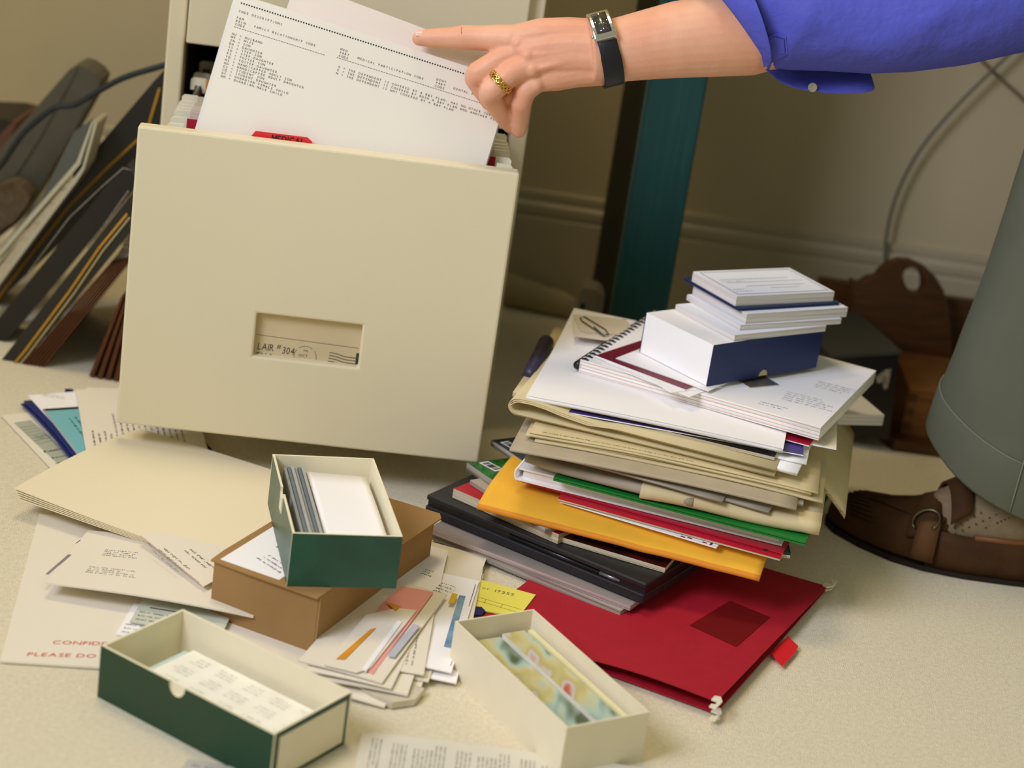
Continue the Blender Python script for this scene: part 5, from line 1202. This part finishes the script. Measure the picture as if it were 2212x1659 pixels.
for j in range(NS + 1):
    t_ = (len(sl) - 1) * j / NS; s_ = interp(t_)
    def wob(k, t_=t_):
        f_ = math.exp(-t_ / 2.6)
        g_ = max(0, math.sin(k)); fold = lambda u: (1 - abs(math.sin(u))) ** 1.6 - .35
        return 1.9 * g_ * (.085 * math.exp(-t_ / 3.5) * fold(1.15 * t_ + 1.1 * k - .4) + .050 * math.exp(-t_ / 5) * fold(.8 * t_ - 1.6 * k + 1.2) + .03 * fold(.55 * t_ + 2.1 * k + .3))
    rings.append(ringpx(*s_, wob=wob, n=48))
srings = list(rings)
# continue the sleeve to the shoulder
dl = rings[-1]; cN = sum(dl, V()) / len(dl)
for q, r_ in ((ELB.lerp(SHO, .55), .068), (SHO, .078), (V((.74, 1.90, .71)), .11)):
    dd = (q - cN).normalized(); uu_ = (sv - dd * sv.dot(dd)).normalized(); ww = dd.cross(uu_); ww = ww if ww.dot(PN) > 0 else -ww
    rings.append([q + uu_ * (r_ * math.cos(k)) + ww * (r_ * math.sin(k)) for k in [2 * math.pi * i / 48 for i in range(48)]])
b = MB(); b.loft(rings, cap=False)
b.tube([V((.70, 1.93, .76)), V((.74, 1.94, .74)), V((.80, 1.95, .72)), V((.92, 1.98, .62)), V((1.04, 2.0, .52))], [.08, .135, .152, .152, .158], 0, 32)
shirt = b.build('shirt', M_shirt, man, solid=.0012)
# turned-back cuff
def cuffring(top, bot, off, rd, wv=0.):
    return ringpx(top, bot, off, rd, 48, wob=(lambda k: wv * math.sin(3 * k + .6)))
rings = [cuffring((1488, -70), (1652, 150), .056, .0415, .01), cuffring((1484, -75), (1654, 152), .057, .0450, .012), cuffring((1500, -80), (1655, 153), .058, .0480, .015), cuffring((1530, -84), (1656, 153), .059, .0515, .02), cuffring((1558, -86), (1657, 152), .060, .0550, .025), cuffring((1574, -86), (1658, 151), .061, .0570, .03)]
b = MB(); b.loft(rings, cap=False); b.build('shirt_cuff', M_shirt, shirt, solid=.0016, subsurf=1)
# the cuff's loose end hanging under the sleeve, with its button
low = [(1650, 146, .074), (1668, 166, .066), (1692, 184, .060), (1738, 197, .056), (1790, 203, .054), (1850, 203, .052), (1894, 199, .048)]
mid = [(1652, 146, .072), (1680, 160, .054), (1705, 168, .044), (1745, 175, .036), (1795, 179, .038), (1846, 176, .046), (1890, 181, .044)]
upp = [(1656, 140, .066), (1690, 146, .048), (1712, 148, .034), (1750, 150, .026), (1800, 152, .024), (1846, 150, .026), (1882, 158, .028)]
upp2 = [(1660, 128, .060), (1695, 128, .040), (1715, 126, .028), (1755, 126, .020), (1800, 126, .018), (1846, 126, .020), (1876, 140, .022)]
b = MB(); b.loft([[H(*p) for p in r_] for r_ in (low, mid, upp, upp2)], closed=False); b.build('cuff_end', M_shirt, shirt, solid=.0016, subsurf=2)
bc = H(1755, 189, .0535); b = MB(); rings = []
for (r_, h_) in ((.0001, .0012), (.0030, .0010), (.0040, .0016), (.0046, .0010), (.0046, -.0006), (.0001, -.0008)): rings.append([bc + (sv * math.cos(k) + axd * math.sin(k)) * r_ + PN * h_ for k in [2 * math.pi * i / 20 for i in range(20)]])
b.loft(rings); b.build('button', mat('pearl_button', (168, 160, 136), .3, spec=.5), shirt)
# placket tab stitched on the sleeve
def pix(p):
    d = p - CAM; z = d.dot(FW); return 1106 + FPX * d.dot(CR) / z, 829.5 - FPX * d.dot(CU) / z
SLP = []
for r_ in srings:
    for i in range(3, 22): SLP.append((pix(r_[i]), (r_[i] - PO0).dot(PN)))
def sleeve_off(px, py):
    q = sorted(((p[0] - px) ** 2 + (p[1] - py) ** 2, o_) for p, o_ in SLP)[:5]
    ws = [1 / (d_ + 20) for d_, _ in q]; return sum(w_ * o_ for w_, (_, o_) in zip(ws, q)) / sum(ws) + .0008
tabp = [(1652, 145), (1640, 112), (1650, 88), (1674, 72), (1698, 79), (1701, 116)]
def tabplate(sc, ex):
    cx_, cy_ = 1672, 105; return [H(cx_ + (x - cx_) * sc, cy_ + (y - cy_) * sc, sleeve_off(cx_ + (x - cx_) * sc, cy_ + (y - cy_) * sc) + ex) for x, y in tabp]
b = MB(); b.ngon(tabplate(1., .0018), PN * -.004); b.build('placket_tab', M_shirt, shirt, bevel=.0008)
q = tabplate(.82, .0022); b = MB(); b.tube(q + [q[0]], .0004, 0, 5); b.build('stitching', mat('blue_thread', (62, 62, 160), .8), shirt)
# ---------------- trouser leg
def trow(z, cx_, rx, ry, tilt=0., n=48, ph=0., amp=0.):
    out = []
    for i in range(n):
        k = 2 * math.pi * i / n; rr = 1 + amp * math.sin(3 * k + ph) + amp * .6 * math.sin(5 * k - 2 * ph)
        out.append(V((cx_ + rx * rr * math.cos(k), 1.915 + ry * rr * math.sin(k), z + tilt * (-.5 * math.cos(k) + .5 * math.sin(k)))))
    return out
tr = [(.108, .545, .104, .086, .045), (.16, .547, .1045, .086, .04), (.22, .551, .104, .086, .03), (.30, .559, .100, .086, .02), (.38, .566, .098, .087, .01), (.46, .574, .100, .09, 0.), (.53, .59, .10, .095, 0)]
rings = []
for j in range(33):
    t_ = (len(tr) - 1) * j / 32; i = min(int(t_), len(tr) - 2); u = t_ - i; a = [x + (y - x) * u for x, y in zip(tr[i], tr[i + 1])]
    rings.append(trow(a[0], a[1], a[2], a[3], a[4], ph=t_ * .9, amp=.022))
b = MB(); b.loft(rings, cap=False)
b.tube([V((.60, 1.915, .52)), V((.80, 1.925, .51)), V((1.02, 1.94, .51)), V((1.10, 1.98, .52))], [.098, .105, .125, .14], 0, 24)
b.tube([V((1.04, 2.10, .51)), V((.80, 2.12, .51)), V((.66, 2.12, .50)), V((.675, 2.12, .48)), V((.79, 2.13, .28)), V((.905, 2.13, .11))], [.125, .105, .09, .09, .085, .08], 0, 20)
ball(b, V((.60, 1.915, .53)), .103, 24); ball(b, V((.66, 2.12, .50)), .094, 20)
trs = b.build('trousers', M_trs, man, solid=.0015)
r0_, r1_ = [], []
def hemring(s, ex):
    i = 0 if s < 1 else 1; u = s - i; a = [x + (y - x) * u for x, y in zip(tr[i], tr[i + 1])]
    return trow(a[0], a[1], a[2] + ex, a[3] + ex, a[4], ph=s * .9, amp=.022)
b = MB(); b.loft([hemring(-.05, .0015), hemring(.0, .0022), hemring(.5, .0022), hemring(.94, .0022), hemring(1.0, .0012)], cap=False); b.build('hem_band', M_trs, trs, solid=.001)
b = MB(); hr = hemring(.99, .0022); b.tube(hr + [hr[0]], .0006, 0, 5); hr = hemring(.02, .003); 
ki = 34
b.tube([hemring(s, .0036)[ki] for s in (0, .3, .6, 1.)] + [r[ki] + V((0, -.0016, 0)) for r in rings[6:]], .0008, 0, 5); b.build('seam', mat('pale_olive_thread', (132, 132, 112), .85), trs)
# ---------------- sock
b = MB(); b.tube([V((.455, 1.905, .034)), V((.49, 1.902, .044)), V((.525, 1.90, .058)), V((.56, 1.898, .078)), V((.585, 1.899, .105)), V((.596, 1.902, .14)), V((.60, 1.905, .20))], [.033, .040, .044, .047, .047, .043, .041], 0, 32, up=(0, 1, 0))
sock = b.build('sock', M_sock, man, subsurf=1)
b = MB(); rd = random.Random(8)
for (p, q) in (((2062, 1140), (2205, 1060)), ((2064, 1152), (2212, 1085)), ((2075, 1080), (2150, 1030)), ((2080, 1088), (2155, 1038)), ((2120, 1030), (2205, 1110)), ((2130, 1140), (2212, 1105))):
    for i in range(11):
        t_ = i / 10; px_, py_ = p[0] + (q[0] - p[0]) * t_, p[1] + (q[1] - p[1]) * t_
        # find the surface: march the sight line to the sock tube
        best = None
        d = ray(px_, py_).normalized()
        for s_ in range(160):
            pnt = CAM + d * (1.8 + s_ * .0025)
            for (cx_, cz_, rr) in ((.47, .038, .036), (.49, .044, .040), (.508, .051, .042), (.525, .058, .044), (.543, .068, .0455), (.56, .078, .047), (.573, .091, .047), (.585, .105, .047)):
                if (pnt - V((cx_, 1.90, cz_))).length < rr + .0012: best = pnt; break
            if best: break
        if best: b.box(best - V((.0009, 0, .0009)), (.0018, 0, 0), (0, .0008, 0), (0, 0, .0014))
if b.v: b.build('knit_pattern', mat('dark_knit_thread', (70, 62, 50), .9, var=0), sock)
# ---------------- moccasin
shoe = bpy.data.objects.new('shoe', None); COL.objects.link(shoe); shoe.parent = man; BASE[shoe] = BASE[man]; shoe['label'] = 'brown suede moccasin with a strap and buckle'
cl_ = [(.0, .364, 1.966, .006, .020), (.012, .370, 1.962, .022, .030), (.03, .385, 1.953, .036, .037), (.06, .414, 1.934, .046, .042), (.09, .443, 1.917, .051, .052), (.115, .467, 1.908, .0515, .066), (.135, .486, 1.904, .050, .074), (.15, .500, 1.902, .049, .052), (.19, .54, 1.900, .046, .047), (.24, .59, 1.899, .042, .052), (.28, .63, 1.899, .036, .064), (.30, .648, 1.899, .022, .066)]
def sect(i, n=17):
    s, x, y, w_, h_ = cl_[i]; a = cl_[max(0, i - 1)]; c = cl_[min(len(cl_) - 1, i + 1)]
    d = V((c[1] - a[1], c[2] - a[2], 0)).normalized(); pr = V((d.y, -d.x, 0))   # towards the camera
    pts = [V((x, y, 0)) + pr * (w_ * math.cos(k)) + V((0, 0, .008 + (h_ - .008) * (math.sin(k) ** .62))) for k in [math.pi * j / (n - 1) for j in range(n)]]
    pts += [V((x, y, 0)) + pr * (-w_ * .98) + V((0, 0, .005)), V((x, y, 0)) + pr * (w_ * .98) + V((0, 0, .005))]
    return pts
b = MB(); b.loft([sect(i) for i in range(7)]); b.build('vamp', M_shoe, shoe, subsurf=1)
b = MB()
for sg in (1, -1):
    rows_ = [[], [], [], []]
    for i in range(5, len(cl_)):
        s, x, y, w_, h_ = cl_[i]; a = cl_[i - 1]; c = cl_[min(len(cl_) - 1, i + 1)]; d = V((c[1] - a[1], c[2] - a[2], 0)).normalized(); pr = V((d.y, -d.x, 0)) * sg
        hh = min(h_, .046) if i < 8 else h_
        for r_, (wf, z_) in zip(rows_, ((.97, .006), (1.0, hh * .4), (.99, hh * .75), (.92, hh))): r_.append(V((x, y, z_)) + pr * (w_ * wf))
    b.loft(rows_, closed=False)
s, x, y, w_, h_ = cl_[-1]; b.ngon([V((x, y - w_, .006)), V((x, y + w_, .006)), V((x, y + w_ * .92, h_)), V((x, y - w_ * .92, h_))], V((.004, 0, 0)))
b.build('quarter', M_shoe, shoe, solid=.0035)
b = MB(); out = []
def edge(sgn): 
    r = []
    for i, (s, x, y, w_, h_) in enumerate(cl_):
        a = cl_[max(0, i - 1)]; c = cl_[min(len(cl_) - 1, i + 1)]; d = V((c[1] - a[1], c[2] - a[2], 0)).normalized(); pr = V((d.y, -d.x, 0)); r.append(V((x, y, .0003)) + pr * (sgn * (w_ + .002)))
    return r
b.ngon(edge(1) + edge(-1)[::-1], (0, 0, .0055)); b.build('sole', mat('dark_rubber_sole', (34, 24, 16), .7), shoe)
def shp(i_f, th, ex=0.):            # point on the vamp
    i = min(int(i_f), len(cl_) - 2); u = i_f - i; a = [p + (q - p) * u for p, q in zip(cl_[i], cl_[i + 1])]
    d = V((cl_[i + 1][1] - cl_[i][1], cl_[i + 1][2] - cl_[i][2], 0)).normalized(); pr = V((d.y, -d.x, 0)); w_, h_ = a[3] + ex, a[4] + ex
    return V((a[1], a[2], 0)) + pr * (w_ * math.cos(th)) + V((0, 0, .008 + (h_ - .008) * math.sin(th) ** .62))
# apron seam and pleats, strap, D-ring buckle, tongue
b = MB(); seam = [shp(5.3, math.radians(40), .001)] + [shp(2.0 + 2.6 * abs(math.cos(k)) ** .7 if True else 0, math.radians(90 + 46 * -math.cos(k)), .001) for k in [math.pi * i / 16 for i in range(17)]] + [shp(5.3, math.radians(140), .001)]
b.tube(seam, .0022, 0, 8)
for i in range(12):
    th = math.radians(30 + 10 * i); b.tube([shp(1.6 + .9 * abs(math.cos(th)), th, .0008), shp(2.4 + .9 * abs(math.cos(th)), th, .0012)], .0011, 0, 6)
b.build('apron_seam', M_shoe, shoe)
b = MB(); b.loft([[shp(i_f, th, .0030) for th in [math.radians(18 + 144 * j / 20) for j in range(21)]] for i_f in (4.15, 4.45, 4.75, 5.05)], closed=False); b.build('strap', M_shoe, shoe, solid=.003, label='wide suede strap over the vamp')
b = MB(); b.loft([[shp(i_f, th, e_) for th in [math.radians(1 + 36 * j / 8) for j in range(9)]] for i_f, e_ in ((4.55, .0045), (4.85, .0060), (5.15, .0060))], closed=False); b.build('strap_end', mat('lighter_brown_suede', (92, 60, 28), .75, var=.1, scale=40, bump=.2), shoe, solid=.003)
bcn = shp(4.8, math.radians(37), .007); tn1 = (shp(5.2, math.radians(37), .007) - bcn).normalized(); tn2 = (shp(4.8, math.radians(55), .007) - bcn).normalized()
b = MB(); b.tube([bcn + tn1 * (.0135 * math.cos(k)) + tn2 * (.014 * math.sin(k)) for k in [math.pi * (i - 3) / 12 for i in range(19)]], .0013, 0, 8); b.build('buckle', mat('aged_brass', (112, 104, 78), .35, metal=.9), shoe, label='dull brass buckle ring')
b = MB(); b.loft([[V((.470 + .020 * s, 1.903 + (.0465 - .003 * s) * math.cos(k), .040 + .016 * s + (.040 - .003 * s) * math.sin(k))) for k in [math.pi * (i + 2) / 16 for i in range(13)]] for s in (0, .5, 1.)], closed=False); b.build('tongue', M_shoe, shoe, solid=.004)
b = MB(); cp_ = []
for i in range(7, len(cl_)):
    s, x, y, w_, h_ = cl_[i]; a = cl_[i - 1]; c = cl_[min(len(cl_) - 1, i + 1)]; d = V((c[1] - a[1], c[2] - a[2], 0)).normalized(); pr = V((d.y, -d.x, 0)); cp_.append(V((x, y, min(h_, .046) if i < 8 else h_)) + pr * (w_ * .92))
b.tube(cp_, .0032, 0, 8); b.build('collar', M_shoel, shoe)
# the other shoe, further back and out of the picture
shoe2 = shoe.copy(); COL.objects.link(shoe2); shoe2.parent = man; shoe2.location = (.32, .23, 0); shoe2['label'] = 'brown suede moccasin on the foot set further back'
for ch in list(shoe.children):
    c_ = ch.copy(); COL.objects.link(c_); c_.parent = shoe2
